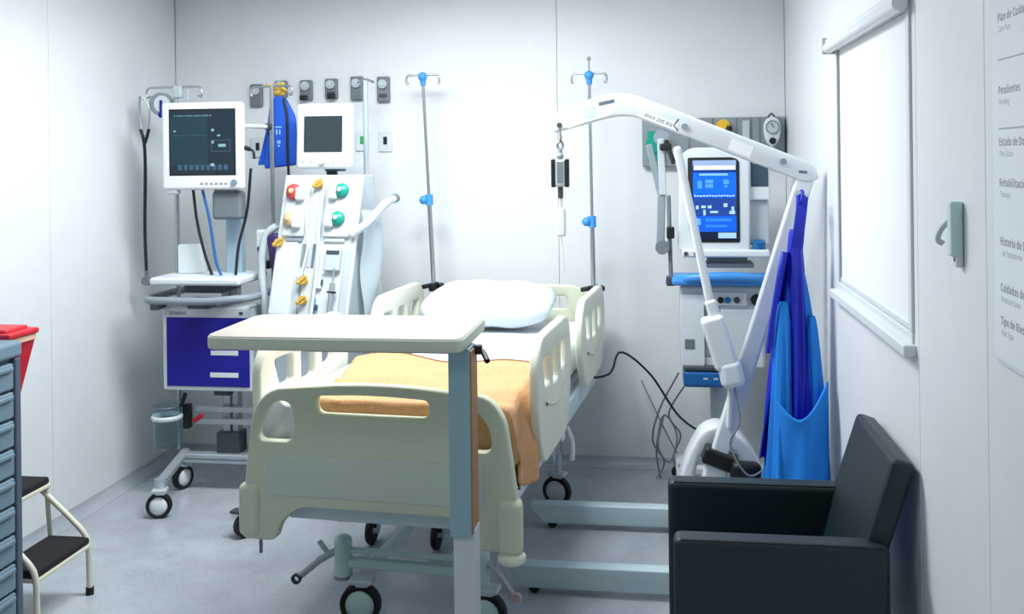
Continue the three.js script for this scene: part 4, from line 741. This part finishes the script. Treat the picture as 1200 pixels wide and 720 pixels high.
// ---------------------------------------------------------------- left foreground: drawer cart, red bin, step stool
{
  const t = thing('drawer_cart', 'grey medical drawer cart with stacked drawers against the left wall', 'drawer cart', [0, 0, 0]);
  const x1 = 0.57, z0 = 2.36, z1 = 3.12;
  obj('carcass', bb(0.03, x1 - 0.02, 0.1, 1.06, z0, z1, 0.012), M.cartDark, t);
  obj('top', bb(0.02, x1 + 0.005, 1.055, 1.115, z0 - 0.005, z1 + 0.01, 0.015), M.cartGrey, t);
  obj('corner_post', bb(x1 - 0.03, x1, 0.1, 1.055, z0, z0 + 0.035, 0.008), M.cartDark, t);
  obj('corner_post', bb(x1 - 0.03, x1, 0.1, 1.055, z1 - 0.035, z1, 0.008), M.cartDark, t);
  const n = 9, dh = 0.93 / n;
  for (let i = 0; i < n; i++) {
    const y0 = 0.115 + i * dh, d = obj('drawer', bb(x1 - 0.03, x1 + 0.002, y0 + 0.003, y0 + dh - 0.006, z0 + 0.045, z1 - 0.045, 0.008), M.cartGrey, t);
    obj('drawer_handle', bb(x1 - 0.002, x1 + 0.014, y0 + dh - 0.032, y0 + dh - 0.014, z0 + 0.06, z1 - 0.06, 0.006), M.cartGrey, d);
  }
  for (const x of [0.1, x1 - 0.09]) for (const z of [z0 + 0.07, z1 - 0.07]) caster(t, x, z, 0.042, 0.2, M.wheel, 0.03, -0.035);
  const r = thing('red_waste_bin', 'tapered red waste bin with yellow label hanging on the drawer cart end', 'bin', [0.375, 0, 2.255]);
  const g = new THREE.CylinderGeometry(0.135, 0.06, 0.34, 4, 1).toNonIndexed(); g.rotateY(Math.PI / 4); g.computeVertexNormals(); g.scale(1.35, 1, 0.85); g.translate(0, 0.925, 0);
  obj('tub', g, M.red, r);
  obj('lid', [bb(-0.2, 0.142, 1.108, 1.13, -0.09, 0.095, 0.008), bx(0.26, 0.02, 0.14, -0.02, 1.132, 0, 0.01)], M.red, r);
  obj('rim_label', bb(0.06, 0.134, 1.085, 1.108, -0.08, 0.084, 0.003), std(0xd9b79a, 0.6), r);
  obj('yellow_label', bx(0.055, 0.2, 0.004, 0.02, 0.98, 0.072, 0.001, -0.19), M.yellow, r);
  obj('hanger', bb(-0.06, 0.02, 1.05, 1.10, 0.085, 0.106, 0.004), M.darkGrey, r);
}
{
  const t = thing('step_stool', 'two-step stool with black treads and ivory tube legs beside drawer cart', 'step stool', [0, 0, 0]);
  const tread = (x0, x1, y, n) => { const s = obj(n, bb(x0, x1, y - 0.03, y, 1.93, 2.29, 0.012), M.tread, t); obj('trim', [bb(x0 + 0.002, x1 + 0.003, y - 0.045, y - 0.028, 1.928, 2.292, 0.006)], M.ivory, s); };
  tread(0.39, 0.575, 0.235, 'tread'); tread(0.19, 0.40, 0.475, 'tread');
  for (const z of [1.935, 2.285]) {
    obj('leg', tube([[0.34, 0.44, z], [0.42, 0.37, z], [0.51, 0.29, z], [0.555, 0.24, z], [0.568, 0.19, z], [0.57, 0.1, z], [0.572, 0.015, z]], 0.012, 50, 10), M.ivory, t);
    obj('leg', tube([[0.385, 0.46, z], [0.395, 0.3, z], [0.402, 0.22, z]], 0.010, 20, 10), M.ivory, t);
    obj('leg', tube([[0.205, 0.45, z], [0.17, 0.25, z], [0.13, 0.015, z]], 0.012, 20, 10), M.ivory, t);
    for (const x of [0.572, 0.13]) obj('foot_cap', rod([x, 0, z], [x, 0.03, z], 0.016), M.rubber, t);
  }
  obj('cross_tube', rod([0.15, 0.12, 1.935], [0.15, 0.12, 2.285], 0.009), M.ivory, t);
}

// ---------------------------------------------------------------- right wall: sanitiser, holder, notice board
{
  const t = thing('intercom_unit', 'pale green wall intercom box mounted beside the window', 'intercom', [W, 0, 3.25]);
  obj('body', bb(-0.03, -0.001, 1.515, 1.645, -0.012, 0.022, 0.006), std(0xc3dcdc, 0.4), t);
  obj('lower_tab', bb(-0.018, -0.001, 1.49, 1.52, -0.008, 0.02, 0.004), M.white, t);
  obj('button', rod([-0.02, 1.508, 0.006], [-0.014, 1.508, 0.006], 0.005), M.midGrey, t);
  const k = thing('coat_hook', 'small white curved hook on the wall beside the intercom', 'hook', [W, 0, 3.19]);
  obj('plate', bb(-0.008, -0.001, 1.54, 1.63, -0.008, 0.012, 0.004), M.white, k);
  obj('hook', tube([[-0.006, 1.6, 0.002], [-0.03, 1.575, 0.002], [-0.038, 1.55, 0.002], [-0.026, 1.54, 0.002]], 0.007), M.paleGrey, k);
}
{
  const t = thing('notice_board', 'white notice board with grey Spanish headings on the side wall', 'notice board', [W, 0, 4.045]);
  const g = ext(poly(rectPts(-0.55, 0.55, 1.32, 2.5), 0.04), 0.006, 0.002).rotateY(-Math.PI / 2).translate(-0.001, 0, 0);
  obj('board', g, std(0xe3ebee, 0.3), t);
  const tx = canvasTex(1100, 1180, (c, w, h) => {   // 1 mm per pixel
    c.fillStyle = '#e6edf0'; c.fillRect(0, 0, w, h); c.textBaseline = 'alphabetic';
    const line = (y, s1, s2, k = 1) => { const yy = (2.5 - y) * 1000; c.fillStyle = '#59636e'; c.font = `bold ${24 * k}px sans-serif`; c.fillText(s1, 40, yy); c.fillStyle = '#7b848e'; c.font = `${17 * k}px sans-serif`; c.fillText(s2, 44, yy + 22); };
    line(2.03, 'Plan de Cuidados', 'Care Plan'); line(1.878, 'Pendientes', 'Pending'); line(1.77, 'Estado de Dolor', 'Pain Score'); line(1.685, 'Rehabilitación', 'Therapy'); line(1.562, 'Historia de Ingreso', '  de Tratamiento'); line(1.465, 'Cuidados de Piel', 'Pressure Sores'); line(1.395, 'Tipo de Riesgo', 'Risk Type');
    c.strokeStyle = '#8b949c'; c.lineWidth = 3; for (const y of [1.95, 1.806]) { c.beginPath(); c.moveTo(40, (2.5 - y) * 1000); c.lineTo(1050, (2.5 - y) * 1000); c.stroke(); }
  });
  const m = new THREE.MeshStandardMaterial({ map: tx, roughness: 0.3 });
  const pl = new THREE.PlaneGeometry(1.08, 1.16); pl.rotateY(-Math.PI / 2); pl.translate(-0.0078, 1.91, 0); obj('lettering', pl, m, t, true);
}

scene.traverse(o => { if (o.isMesh) { o.castShadow = true; o.receiveShadow = true; } });
renderer.render(scene, camera);
